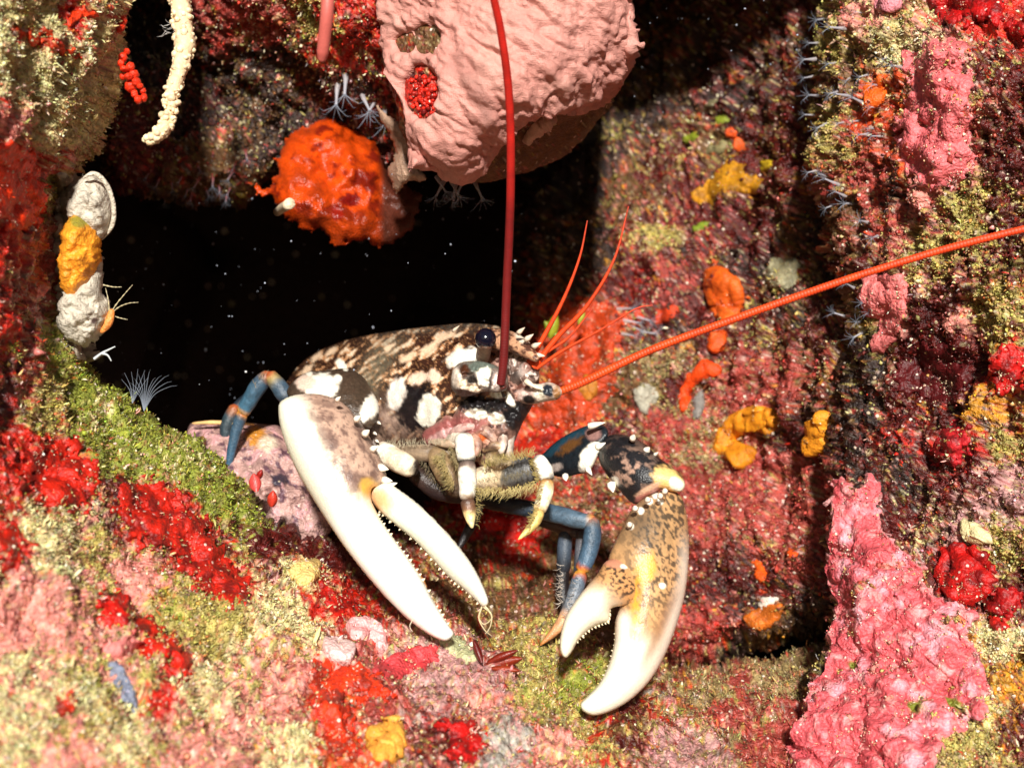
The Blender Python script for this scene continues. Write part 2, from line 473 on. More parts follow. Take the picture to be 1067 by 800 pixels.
ledge_pts = [(40, 25, 'pale+olive'), (75, 22, 'red', 14), (28, 32, 'orange+red', 14), (50, 45, 'red+orange', 16), (118, 28, 'red', 10), (60, 90, 'pale+olive'), (110, 110, 'pale+olive'), (100, 60, 'pale+pink'), (15, 70, 'pale'),
    (15, 130, 'pink+red'), (55, 140, 'pale+pink'), (15, 190, 'red', 26), (60, 200, 'olive+maroon'), (50, 250, 'rose+maroon+grey'), (10, 250, 'red'), (30, 310, 'rose+red+maroon'), (8, 340, 'red+maroon'), (30, 170, 'red+orange'), (60, 350, 'green+olive'),
    (10, 400, 'maroon+red'), (55, 410, 'olive+brown'), (85, 400, 'green'), (20, 470, 'red', 22), (60, 490, 'red', 24), (105, 425, 'green+pale'), (150, 455, 'green'), (195, 480, 'green+pale'), (235, 510, 'green'), (270, 535, 'green+maroon'),
    (110, 480, 'green+maroon+olive'), (130, 520, 'maroon+red'), (165, 535, 'red', 24), (205, 570, 'red+maroon'), (235, 612, 'red', 18), (285, 560, 'maroon', 20), (315, 595, 'pale+yellow', 14), (335, 615, 'red+pale'), (375, 635, 'red+maroon'), (345, 570, 'maroon'),
    (10, 565, 'red', 20), (60, 555, 'pale+olive+pink'), (110, 570, 'olive+pink'), (140, 590, 'pink', 20), (60, 600, 'pale+olive+pink'), (30, 645, 'pink'), (80, 645, 'pink+olive'), (118, 635, 'red', 15), (150, 655, 'red', 14), (185, 690, 'red', 16), (165, 730, 'red', 12), (70, 735, 'red', 10),
    (185, 635, 'olive+green'), (220, 650, 'olive'), (20, 705, 'pale+pink'), (90, 730, 'pale+olive'), (130, 680, 'pink+olive'), (25, 770, 'pale+pink'), (70, 785, 'pink+olive'), (130, 770, 'pale+olive+pink'), (200, 775, 'pink+olive'), (225, 710, 'pale+olive+pink'),
    (262, 700, 'pink+olive'), (300, 640, 'pale+olive+pink'), (260, 655, 'pale+olive+pink'), (300, 720, 'pink+rose'), (250, 770, 'pink+pale'), (310, 770, 'pale+olive+pink'), (345, 715, 'orange+red', 22), (360, 770, 'orange+red'), (335, 745, 'red+orange'), (410, 735, 'rose+pink+mauve'), (440, 690, 'mauve+pale'),
    (385, 695, 'rose+pink'), (470, 715, 'mauve+pink+rose'), (450, 760, 'maroon+rose'), (480, 775, 'red+maroon', 22), (520, 700, 'mauve+rose'), (505, 740, 'pink+mauve'), (525, 785, 'grey+mauve'), (560, 735, 'olive+green'), (545, 665, 'olive+brown+sand'), (565, 620, 'brown+sand+rose'), (510, 610, 'brown+olive+red'), (540, 575, 'red+brown'), (600, 700, 'green+olive+sand'),
    (640, 650, 'brown+maroon+sand'), (600, 650, 'olive+brown'), (580, 785, 'pink+olive+rose'), (620, 770, 'olive+red'), (655, 745, 'maroon+brown'), (680, 745, 'red+olive', 18), (700, 780, 'mauve+sand+pink'), (745, 725, 'sand+rose+olive', 20), (760, 750, 'rose+sand+pink'), (775, 715, 'rose+pink', 14), (800, 705, 'sand+rose+brown'), (840, 690, 'sand+maroon'), (720, 760, 'red+olive', 14), (740, 790, 'mauve+sand'), (790, 785, 'rose+sand+pink'), (770, 770, 'maroon+sand', 16), (830, 760, 'rose+brown+sand')]
ledge = rock('rock_ledge',
    [(-260, -220), (60, -260), (134, -200), (133, -40), (131, 30), (126, 85), (116, 128), (92, 165), (66, 205), (62, 270), (70, 340), (100, 392), (150, 430), (205, 458), (245, 492), (285, 540), (325, 560), (390, 555), (470, 535), (560, 535), (660, 570), (690, 640), (690, 690), (730, 693), (800, 684), (870, 676), (900, 760), (960, 950), (900, 1000), (400, 1020), (-150, 1000), (-280, 500)],
    [(-250, -200, .60), (0, 0, .64), (110, 0, .72), (110, 100, .74), (0, 150, .65), (60, 200, .73), (0, 300, .66), (55, 320, .73), (0, 450, .64), (90, 400, .745), (0, 600, .60), (0, 800, .545), (-200, 600, .56), (-150, 980, .50),
     (150, 460, .75), (220, 500, .76), (120, 600, .66), (200, 800, .575), (280, 560, .775), (240, 640, .70), (340, 600, .785), (330, 700, .69), (400, 660, .745), (400, 800, .63), (460, 680, .735), (470, 580, .93), (560, 560, .97), (520, 640, .83), (600, 650, .83), (600, 700, .765), (560, 800, .66), (660, 620, .90), (660, 680, .83), (640, 750, .74),
     (740, 710, .83), (800, 700, .84), (860, 690, .84), (780, 800, .72), (700, 800, .69), (880, 800, .73), (900, 950, .60), (500, 980, .52)],
    ledge_pts, step=2.0, edge=38, drop=0.05, thick=0.30, seed=1, mixing=1.0)

wall_pts = [(640, 140, 'dark+olive'), (600, 220, 'dark+brown'), (590, 160, 'dark'), (610, 270, 'dark+brown'), (600, 190, 'dark'), (645, 200, 'brown+olive+maroon'), (625, 170, 'dark+brown'), (680, 180, 'maroon+brown'), (720, 150, 'maroon+olive'), (760, 110, 'dark+maroon'), (690, 110, 'dark+brown'), (760, 190, 'yellow+olive+brown', 20), (740, 150, 'brown+maroon+olive'), (800, 180, 'maroon+brown'), (720, 220, 'maroon+rose'), (690, 250, 'olive+sand+maroon'), (660, 300, 'maroon+red'), (700, 290, 'rose+maroon'), (790, 230, 'maroon+olive+sand'), (815, 285, 'sand+olive', 18),  # dark classes along the left edge paint in the shade below the sponge
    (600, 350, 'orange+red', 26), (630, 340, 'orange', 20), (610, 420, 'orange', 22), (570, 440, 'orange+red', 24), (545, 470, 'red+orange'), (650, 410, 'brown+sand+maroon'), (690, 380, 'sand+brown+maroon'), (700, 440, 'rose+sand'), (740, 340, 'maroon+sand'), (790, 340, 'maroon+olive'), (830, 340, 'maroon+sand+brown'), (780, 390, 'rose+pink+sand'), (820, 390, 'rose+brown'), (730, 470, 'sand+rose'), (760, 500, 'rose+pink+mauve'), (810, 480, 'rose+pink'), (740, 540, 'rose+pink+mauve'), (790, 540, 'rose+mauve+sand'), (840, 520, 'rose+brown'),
    (640, 470, 'maroon+sand+red'), (520, 540, 'red', 30), (545, 580, 'red+orange', 26), (500, 600, 'red+brown'), (590, 590, 'rose+brown'), (580, 560, 'sand+rose+brown'), (650, 580, 'brown+rose'), (620, 640, 'brown+maroon'), (730, 590, 'maroon+rose'), (770, 600, 'maroon+dark'), (820, 600, 'rose+maroon'), (740, 650, 'rose+red'), (800, 650, 'brown+yellow+maroon'), (835, 650, 'dark+brown'), (470, 560, 'red+maroon'), (850, 430, 'dark+brown'), (845, 250, 'dark+brown'), (765, 170, 'maroon+dark'), (780, 270, 'dark+maroon'), (715, 255, 'dark+maroon', 18), (820, 330, 'dark+brown'), (700, 340, 'dark+maroon', 18), (720, 300, 'maroon+dark'), (660, 370, 'dark+sand', 18), (700, 410, 'maroon+dark+sand', 18), (640, 440, 'dark+maroon', 16), (830, 450, 'maroon+dark'), (720, 510, 'rose+dark'), (820, 620, 'dark+maroon'), (745, 610, 'dark+maroon'), (780, 690, 'dark')]  # extra dark classes put the light's falloff with depth into the colour
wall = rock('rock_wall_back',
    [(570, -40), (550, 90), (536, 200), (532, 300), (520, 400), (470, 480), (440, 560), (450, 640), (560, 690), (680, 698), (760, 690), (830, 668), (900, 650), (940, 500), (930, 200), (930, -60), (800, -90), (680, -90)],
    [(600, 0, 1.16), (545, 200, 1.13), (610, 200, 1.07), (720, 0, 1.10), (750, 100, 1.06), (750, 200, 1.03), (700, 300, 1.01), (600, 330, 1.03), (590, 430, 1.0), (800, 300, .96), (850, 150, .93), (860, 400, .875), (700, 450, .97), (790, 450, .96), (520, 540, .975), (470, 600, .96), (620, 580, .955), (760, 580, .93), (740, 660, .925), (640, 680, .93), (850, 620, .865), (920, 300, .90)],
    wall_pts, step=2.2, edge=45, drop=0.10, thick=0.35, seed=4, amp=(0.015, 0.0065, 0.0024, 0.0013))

butt_pts = [(870, 40, 'olive+sand+brown'), (900, 20, 'pink+olive+pale'), (930, 45, 'pale+olive'), (880, 90, 'brown+olive+pink'), (925, 90, 'orange+olive+brown'), (905, 130, 'orange+red+brown', 22), (865, 140, 'olive+brown+rose'), (970, 60, 'pink+pale'), (985, 90, 'pink+olive'), (960, 120, 'pink+rose', 26), (980, 160, 'rose+pink', 22), (940, 160, 'orange+rose+brown'), (900, 185, 'rose+orange+dark'), (880, 220, 'brown+maroon+rose'), (930, 200, 'dark+orange'), (960, 205, 'pink+rose'), (920, 245, 'rose+olive+pink'), (1000, 15, 'red+maroon', 22), (1045, 15, 'red', 20), (1030, 80, 'maroon+olive+red'), (1040, 150, 'maroon+red+brown'), (1000, 120, 'rose+red'), (1010, 210, 'olive+maroon+dark'), (1050, 220, 'maroon+olive+pale'), (960, 250, 'olive+maroon'),
    (925, 310, 'pink+rose', 22), (900, 290, 'maroon+brown'), (880, 320, 'brown+olive'), (890, 370, 'dark+olive'), (935, 345, 'pink+dark', 12), (970, 340, 'maroon'), (1000, 335, 'pink+orange+red', 18), (1035, 330, 'olive+pink+yellow'), (1055, 385, 'red', 22), (970, 390, 'maroon+dark', 30), (1000, 380, 'maroon'), (905, 410, 'dark+red+brown'), (940, 430, 'maroon+red'), (890, 460, 'dark+maroon'), (980, 440, 'maroon+dark'), (1030, 430, 'yellow+dark+grey'), (1050, 460, 'olive+red'), (990, 460, 'red+rose+maroon'), (1000, 500, 'maroon+red'), (1050, 500, 'mauve+maroon'), (940, 500, 'dark+maroon'), (930, 530, 'maroon+dark'), (880, 520, 'rose+dark'), (1010, 540, 'mauve+grey+pale'), (1050, 560, 'olive+mauve+grey'), (1000, 600, 'maroon+red'), (1060, 620, 'maroon+rose+olive'), (920, 600, 'rose+pink'), (1045, 660, 'pale+olive+yellow'), (1050, 710, 'yellow+olive+brown'), (1060, 760, 'maroon+brown+yellow'), (1020, 760, 'olive+pale'), (1010, 790, 'sand+olive'), (900, 700, 'pink+rose'), (880, 780, 'pink+rose'), (860, 600, 'dark+olive'), (858, 690, 'dark+olive')]
butt = rock('rock_wall_right',
    [(885, -240), (872, -60), (858, 15), (846, 65), (850, 110), (842, 160), (852, 212), (866, 270), (882, 330), (872, 400), (862, 470), (866, 560), (862, 640), (846, 720), (828, 800), (800, 960), (1000, 1010), (1380, 980), (1420, 300), (1380, -230), (1100, -260)],
    [(900, -200, .84), (890, 30, .84), (900, 120, .82), (970, 120, .77), (1050, 60, .75), (1300, 0, .66), (890, 230, .84), (960, 250, .79), (1060, 250, .745), (920, 310, .80), (900, 400, .835), (980, 400, .80), (1060, 400, .75), (890, 500, .82), (960, 500, .80), (1060, 520, .735), (900, 600, .785), (950, 650, .745), (1040, 650, .735), (1300, 500, .62), (880, 750, .745), (950, 780, .70), (1050, 790, .69), (1300, 950, .55), (880, 930, .64)],
    butt_pts, step=2.1, edge=40, drop=0.045, thick=0.40, seed=6, amp=(0.013, 0.0075, 0.0026, 0.0013))

roof_pts = [(240, 10, 'rose+pink+red'), (280, 25, 'rose+pink'), (310, 15, 'olive+red+green', 16), (340, 40, 'red+olive'), (380, 20, 'red+maroon'), (400, 40, 'red+rose'), (300, 60, 'dark+brown'), (260, 80, 'dark+brown'), (200, 120, 'dark+maroon'), (220, 170, 'brown+maroon+red'), (150, 170, 'maroon+rose'), (120, 140, 'maroon+olive+rose'), (180, 190, 'brown+red+maroon'), (280, 150, 'dark+brown'), (350, 100, 'dark+maroon'), (160, 20, 'dark'), (160, 60, 'dark+grey')]  # dark classes paint the recess's shade into the cover; red-brown is its own
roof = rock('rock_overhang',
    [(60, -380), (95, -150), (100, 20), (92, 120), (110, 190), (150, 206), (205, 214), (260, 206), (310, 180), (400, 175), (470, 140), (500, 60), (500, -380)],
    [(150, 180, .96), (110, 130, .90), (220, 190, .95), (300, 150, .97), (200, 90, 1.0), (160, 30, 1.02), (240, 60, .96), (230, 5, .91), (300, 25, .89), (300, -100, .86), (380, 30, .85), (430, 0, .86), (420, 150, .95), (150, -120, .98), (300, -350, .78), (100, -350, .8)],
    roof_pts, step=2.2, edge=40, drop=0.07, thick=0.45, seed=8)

# the boulder that carries the big pink sponge
boulder = rock('rock_boulder',
    [(372, -360), (388, -60), (396, 40), (410, 105), (430, 160), (470, 184), (520, 188), (578, 168), (625, 128), (652, 78), (655, 10), (610, -110), (540, -360)],
    [(400, 0, .80), (410, 100, .80), (430, 160, .785), (480, 165, .77), (450, 60, .775), (520, 20, .755), (530, 120, .765), (560, 80, .755), (600, 40, .755), (600, 105, .772), (645, 20, .762), (650, -60, .76), (520, -150, .73), (520, -330, .74), (580, 150, .83), (630, 120, .83), (540, 175, .83), (470, 186, .81)],
    [(440, 95, 'red+maroon', 18), (540, 150, 'brown+maroon'), (600, 140, 'brown'), (480, 180, 'brown'), (500, 40, 'brown+sand')], step=2.2, edge=11, drop=0.03, thick=0.4, seed=9, amp=(0.004, 0.0012, 0.0004, 0.0003), warp=5)

# hidden depth of the cave: back, and a ceiling slab added for shade
def slab(name, fn, nu, nv, seed, amp, mat):
    u, w = np.meshgrid(np.linspace(0, 1, nu), np.linspace(0, 1, nv))
    v = fn(u.ravel(), w.ravel())
    v = v + amp * np.stack([fbm(v, 3, 4, seed), fbm(v, 3, 4, seed + 3), fbm(v, 3, 4, seed + 6)], 1)
    i = np.arange(nu * nv).reshape(nv, nu)
    f = np.stack([i[:-1, :-1].ravel(), i[1:, :-1].ravel(), i[1:, 1:].ravel(), i[:-1, 1:].ravel()], 1)
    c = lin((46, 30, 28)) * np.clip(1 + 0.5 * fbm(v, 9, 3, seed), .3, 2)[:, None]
    o = build(name, v, f, np.c_[c, np.full(len(v), .8)], mat)
    return tag(o, kind='structure')
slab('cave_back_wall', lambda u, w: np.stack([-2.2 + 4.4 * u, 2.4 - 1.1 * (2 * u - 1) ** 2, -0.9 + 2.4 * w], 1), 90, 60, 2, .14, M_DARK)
slab('cave_shade_slab', lambda u, w: np.stack([-1.5 + 3.0 * u, 0.885 + 1.9 * w, 0.292 + 0.22 * w], 1), 110, 60, 5, .035, M_DARK)  # unseen slab, added to keep the cave and the wall's top in shade
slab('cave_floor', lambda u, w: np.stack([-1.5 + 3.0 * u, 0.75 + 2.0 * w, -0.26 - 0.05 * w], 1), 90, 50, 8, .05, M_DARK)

# one tree over all rock faces for draping things on them
AV = np.vstack([R.v for R in ROCKS]); AF = []; o_ = 0
for R in ROCKS:
    AF.append(R.f + o_); o_ += len(R.v)
AF = np.vstack(AF)
def tree_of(rs):
    vs = np.vstack([R.v for R in rs]); fs = []; k = 0
    for R in rs:
        fs.append(R.f + k); k += len(R.v)
    return BVHTree.FromPolygons([Vector(v) for v in vs], [tuple(int(i) for i in f) for f in np.vstack(fs)])
TREES = {'ledge': tree_of([ledge]), 'wall': tree_of([wall]), 'butt': tree_of([butt]), 'roof': tree_of([roof]), 'boulder': tree_of([boulder])}

def hit(tree, px, py):
    d = Vector(P(px, py, 1.0)).normalized()
    loc, n, i, dist = TREES[tree].ray_cast(Vector((0, 0, 0)), d)
    if loc is None: return None, None
    if n.y > 0: n = -n
    return np.array(loc), np.array(n)

CRUSTS = []
def drape(name, tree, outline, color, thick=0.004, edge=7.0, step=1.8, warp=4.0, wfreq=0.10, seed=0, mat=None, lumps=0.4, lfreq=120, rough=0.5, lip=0.0, deep=None, label=None, cat='sponge', group=None, vary=0.3,
          tint=None, parent=None, holes=(), blur=6, smooth_n=4, paint=None, ridgy=0.0):
    """a crust that has grown over the rock: follows the surface there, with its own thickness and frayed rim"""
    g = Grid(smooth_closed(outline, smooth_n), step, warp=warp, wfreq=wfreq, seed=seed, holes=holes)
    D = np.full(g.X.shape, np.nan)
    rr, cc = np.nonzero(g.use)
    for r, c in zip(rr, cc):
        loc, n = hit(tree, g.X[r, c], g.Y[r, c])
        if loc is not None: D[r, c] = loc[1]
    med = np.nanmedian(D)
    bad = np.isnan(D) & g.use
    m = g.use & ~bad
    Dv = np.where(m, D, med)
    if bad.any() and m.any():                       # rim beyond the rock: carry on the nearest depth
        for _ in range(40):
            s = sum(np.roll(Dv, k, ax) for k in (1, -1) for ax in (0, 1)) / 4
            Dv = np.where(bad, s, Dv)
    for _ in range(blur):
        wsum = 0; acc = 0
        for k, ax in ((1, 0), (-1, 0), (1, 1), (-1, 1)):
            mk = np.roll(g.use, k, ax); acc = acc + np.roll(Dv, k, ax) * mk; wsum = wsum + mk
        Dv = np.where(g.use, 0.5 * Dv + 0.5 * acc / np.maximum(wsum, 1), Dv)
    d = Dv[g.use]
    v = P(g.x, g.y, d)
    nrm = vnormals(v, g.faces)
    if nrm[:, 1].mean() > 0: nrm = -nrm
    t = np.clip(g.d / edge, 0, 1)
    prof = np.sqrt(1 - (1 - t) ** 2)
    lp = fbm(v, lfreq, 3, seed + 2); w, ci = worley(v, 420, seed)
    h = thick * prof * (1 + lumps * lp) - 0.0012 * (1 - prof) + prof * (0.0009 * fbm(v, 320, 3, seed + 6) + 0.0004 * (0.5 - w))
    h = h + lip * np.exp(-((g.d - 3.0) / 3.0) ** 2)
    if ridgy:
        q = v @ np.array([[.8, 0, -.6], [0, 1, 0], [.6, 0, .8]]).T * np.array([22, 50, 75])
        h = h + ridgy * prof * (np.abs(fbm(q, 1.0, 3, seed + 5)) - 0.3)
    v = v + nrm * h[:, None]
    base = lin(color)
    c = np.tile(base, (len(v), 1)) * np.clip(1 + vary * fbm(v, 160, 3, seed + 9), .4, 1.7)[:, None]
    if deep is not None:
        k = sstep(-.05, .35, fbm(v, 110, 4, seed + 19))[:, None] * .8
        c = c * (1 - k) + lin(deep) * k
    if lip:
        k = (np.exp(-(g.d / 2.2) ** 2) * .6)[:, None]; c = c * (1 - k) + lin((240, 196, 190)) * k
    if tint is not None:
        k = sstep(0.05, 0.4, fbm(v, 90, 3, seed + 15))[:, None]
        c = c * (1 - k) + lin(tint) * k
    if paint: c = paint(g.x, g.y, v, c)
    be = boundary_edges(g.faces); ids = np.unique(be)
    mm = np.full(len(v), -1); mm[ids] = len(v) + np.arange(len(ids))
    bk = v[ids] - nrm[ids] * 0.004
    sk = np.stack([be[:, 1], be[:, 0], mm[be[:, 0]], mm[be[:, 1]]], 1)
    vv = np.vstack([v, bk]); ff = np.vstack([g.faces, sk]); c2 = np.vstack([c, c[ids] * .8])
    o = build(name, vv, ff, np.c_[np.clip(c2, 0.003, .85), np.full(len(vv), rough)], mat or M_SPONGE, parent=parent, origin=v.mean(0) if parent is None else None)
    if label: tag(o, label, cat, group)
    if tree != 'boulder': CRUSTS.append((v, g.faces, nrm, c, g.d))
    o['ctr'] = tuple(float(k) for k in v.mean(0))
    return o

def ell(cx, cy, rx, ry, rot=0, n=12, jit=0.12, seed=0):
    r = random.Random(seed * 91 + int(cx * 7 + cy))
    a = math.radians(rot); out = []
    for k in range(n):
        t = 2 * math.pi * k / n; s = 1 + r.uniform(-jit, jit)
        x, y = rx * math.cos(t) * s, ry * math.sin(t) * s
        out.append((cx + x * math.cos(a) - y * math.sin(a), cy + x * math.sin(a) + y * math.cos(a)))
    return out

# ------------------------------------------------------------------ loose algal turf on the rock (uncountable)
def turf(name, R, n, size, label, jitter=0.35, lift=0.0006, seed=0, sel=None, blades=0.35, boost=1.25, swap=.16):
    r = np.random.default_rng(seed + 100)
    fc = R.f
    cx = R.x[fc[:, 0]]; cy = R.y[fc[:, 0]]
    vis = (cx > -90) & (cx < 1157) & (cy > -90) & (cy < 890)
    w = np.where(vis, 1.0, 0.0)
    if sel is not None: w = w * sel(cx, cy, R, fc[:, 0])
    pick = r.choice(len(fc), n, p=w / w.sum())
    vi = fc[pick, 0]
    a, b, e = R.v[fc[pick, 0]], R.v[fc[pick, 1]], R.v[fc[pick, 3]]
    s, t = r.random(n), r.random(n)
    base = a + (b - a) * s[:, None] + (e - a) * t[:, None]
    nrm = R.n[vi]
    rv = r.normal(size=(n, 3)); up = nrm + 0.55 * rv * (0.6); up /= np.linalg.norm(up, axis=1)[:, None]
    tx = np.cross(up, r.normal(size=(n, 3))); tx /= np.linalg.norm(tx, axis=1)[:, None] + 1e-9
    ty = np.cross(up, tx)
    sz = size * np.exp(r.normal(size=n) * 0.38)
    bl = r.random(n) < blades
    c = R.col[vi, :3] * (boost * np.exp(r.normal(size=(n, 1)) * jitter)) * np.exp(r.normal(size=(n, 3)) * 0.10)
    pal = np.array([lin(x) for x in ((230, 218, 182), (186, 178, 110), (230, 156, 148), (120, 110, 56), (90, 30, 25), (200, 60, 40))])
    sw = r.random(n) < swap
    c[sw] = pal[r.choice(len(pal), sw.sum(), p=[.28, .24, .12, .16, .12, .08])]
    c = np.clip(c, 0.004, 0.8)
    V, F, C = [], [], []
    # knobs: squashed octahedra
    k = np.nonzero(~bl)[0]
    oct_ = np.array([[1, 0, 0], [0, 1, 0], [-1, 0, 0], [0, -1, 0], [0, 0, 1.0], [0, 0, -.6]])
    of = np.array([[0, 1, 4], [1, 2, 4], [2, 3, 4], [3, 0, 4], [1, 0, 5], [2, 1, 5], [3, 2, 5], [0, 3, 5]])
    sc = sz[k][:, None] * np.exp(r.normal(size=(len(k), 3)) * 0.3) * np.array([.55, .55, .6])
    vv = base[k][:, None] + up[k][:, None] * (lift + sc[:, None, 2:3] * 0.2) + (oct_[None, :, 0:1] * tx[k][:, None] * sc[:, None, 0:1] + oct_[None, :, 1:2] * ty[k][:, None] * sc[:, None, 1:2] + oct_[None, :, 2:3] * up[k][:, None] * sc[:, None, 2:3])
    V.append(vv.reshape(-1, 3)); F.append((of[None] + 6 * np.arange(len(k))[:, None, None]).reshape(-1, 3)); C.append(np.repeat(c[k], 6, 0))
    nb = 6 * len(k)
    # little blades
    k = np.nonzero(bl)[0]
    L_ = sz[k] * 2.3; Wd = sz[k] * 0.24
    bend = (tx[k] * r.normal(size=(len(k), 1)) * 0.5 + up[k]); bend /= np.linalg.norm(bend, axis=1)[:, None]
    p0 = base[k] - up[k] * 0.0005
    vv = np.stack([p0 - ty[k] * Wd[:, None] * .6, p0 + ty[k] * Wd[:, None] * .6, p0 + up[k] * L_[:, None] * .55 + ty[k] * Wd[:, None], p0 + up[k] * L_[:, None] * .55 - ty[k] * Wd[:, None], p0 + up[k] * L_[:, None] * .55 + bend * L_[:, None] * .5], 1)
    tf = np.array([[0, 1, 2], [0, 2, 3], [3, 2, 4]])
    V.append(vv.reshape(-1, 3)); F.append((tf[None] + 5 * np.arange(len(k))[:, None, None]).reshape(-1, 3) + nb); C.append(np.repeat(c[k], 5, 0))
    V = np.vstack(V); F = np.vstack(F); C = np.vstack(C)
    o = build(name, V, F, np.c_[C, np.full(len(V), .42)], M_TURF)
    return tag(o, label, 'algae', kind='stuff')

GREENISH = [CN.index(c) for c in ('olive', 'pale', 'green', 'sand')]
REDS = [CN.index(c) for c in ('red', 'orange')]
def sel_turf(cx, cy, R, vi):
    e = R.E[vi]
    return 0.35 + 1.6 * e[:, GREENISH].sum(1) - 0.28 * e[:, REDS].sum(1)
turf('algae_turf', ledge, 110000, 0.00078, 'short olive and pink algal turf covering the lower ledge', sel=sel_turf, seed=1, boost=1.02, jitter=.28, swap=.06, blades=.6)
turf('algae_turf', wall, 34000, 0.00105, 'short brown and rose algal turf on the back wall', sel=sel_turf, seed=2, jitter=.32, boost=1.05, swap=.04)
turf('algae_turf', butt, 46000, 0.0009, 'short maroon and pink algal turf on the right wall', sel=sel_turf, seed=3, jitter=.32, boost=1.05, swap=.05)
turf('algae_turf', roof, 12000, 0.0011, 'dark reddish growth under the overhang', sel=sel_turf, seed=4, jitter=.45)
# ------------------------------------------------------------------ lobster
def tube(path, radii, seg=12, cap=True, flat=1.0, side=None):
    """swept round section; path Nx3, radii N; flat squashes the section along `side`"""
    p = np.array(path, float); r = np.array(radii, float)
    n = len(p)
    t = np.gradient(p, axis=0); t /= np.linalg.norm(t, axis=1)[:, None] + 1e-12
    ref = np.array(side if side is not None else (0, -1, 0.01), float)
    u = np.cross(t, ref); u /= np.linalg.norm(u, axis=1)[:, None] + 1e-9
    w = np.cross(u, t)
    a = np.linspace(0, 2 * np.pi, seg, endpoint=False)
    ring = (np.cos(a)[None, :, None] * u[:, None] + flat * np.sin(a)[None, :, None] * w[:, None]) * r[:, None, None] + p[:, None]
    v = ring.reshape(-1, 3)
    i = np.arange(n * seg).reshape(n, seg)
    f = np.stack([i[:-1], i[1:], np.roll(i, -1, 1)[1:], np.roll(i, -1, 1)[:-1]], -1).reshape(-1, 4)
    fl = [tuple(x) for x in f]
    if cap:
        fl.append(tuple(i[0])); fl.append(tuple(i[-1][::-1]))
    s = np.repeat(np.linspace(0, 1, n), seg)
    return v, fl, s

def px_path(pts, n=8):
    q = smooth_open(pts, n)
    return P(q[:, 0], q[:, 1], q[:, 2])

def rad(px, d): return px * K * d

def inflate(name, outline, dfun, thick, paint, parent, mat=None, step=1.25, back=0.7, iters=700, smooth_n=6, rough=0.4, relief=0.0, rfreq=150, power=1.0, seed=0, warp=0.0):
    g = Grid(smooth_closed(outline, smooth_n), step, warp=warp, wfreq=.11, seed=seed + 2)
    H = poisson(g, iters) ** power
    h = np.where(g.r, 0, H[g.use])
    d = dfun(g.x, g.y)
    v0 = P(g.x, g.y, d)
    if relief: h = h * (1 + relief * fbm(v0, rfreq, 3, seed))
    fr = P(g.x, g.y, d - thick * h); bk = P(g.x, g.y, d + thick * back * h)
    c = paint(g.x, g.y, fr)
    be = boundary_edges(g.faces); rim = np.zeros(len(fr), bool); rim[np.unique(be)] = True
    m = np.arange(len(fr)); nb = np.nonzero(~rim)[0]; m[nb] = len(fr) + np.arange(len(nb))
    V = np.vstack([fr, bk[nb]]); F = np.vstack([g.faces, m[g.faces][:, ::-1]])
    C = np.vstack([c, c[nb]])
    return build(name, V, F, np.c_[np.clip(C, .003, .9), np.full(len(V), rough)], mat or M_SHELL, parent=parent)

def spot(c, px, py, cx, cy, rx, ry, color, rot=0, soft=0.15, warp=0.0, pos=None, seed=0):
    a = math.radians(rot)
    dx, dy = px - cx, py - cy
    u = (dx * math.cos(a) + dy * math.sin(a)) / rx; w = (-dx * math.sin(a) + dy * math.cos(a)) / ry
    r = np.hypot(u, w); warp = max(warp, .22)
    if pos is None: pos = np.stack([px * .0006, np.zeros(len(px)), py * .0006], 1)
    if warp and pos is not None: r = r + warp * fbm(pos, 260, 2, seed + cx)
    k = (1 - sstep(1 - soft, 1 + soft, r))[:, None]
    return c * (1 - k) + lin(color) * k

WHITE = (250, 240, 222); INK = (24, 20, 22); BROWN = (56, 33, 24)
lob = empty('lobster', P(480, 560, .86), 'spotted lobster with white claws and long red antennae on the rock ledge', 'lobster')

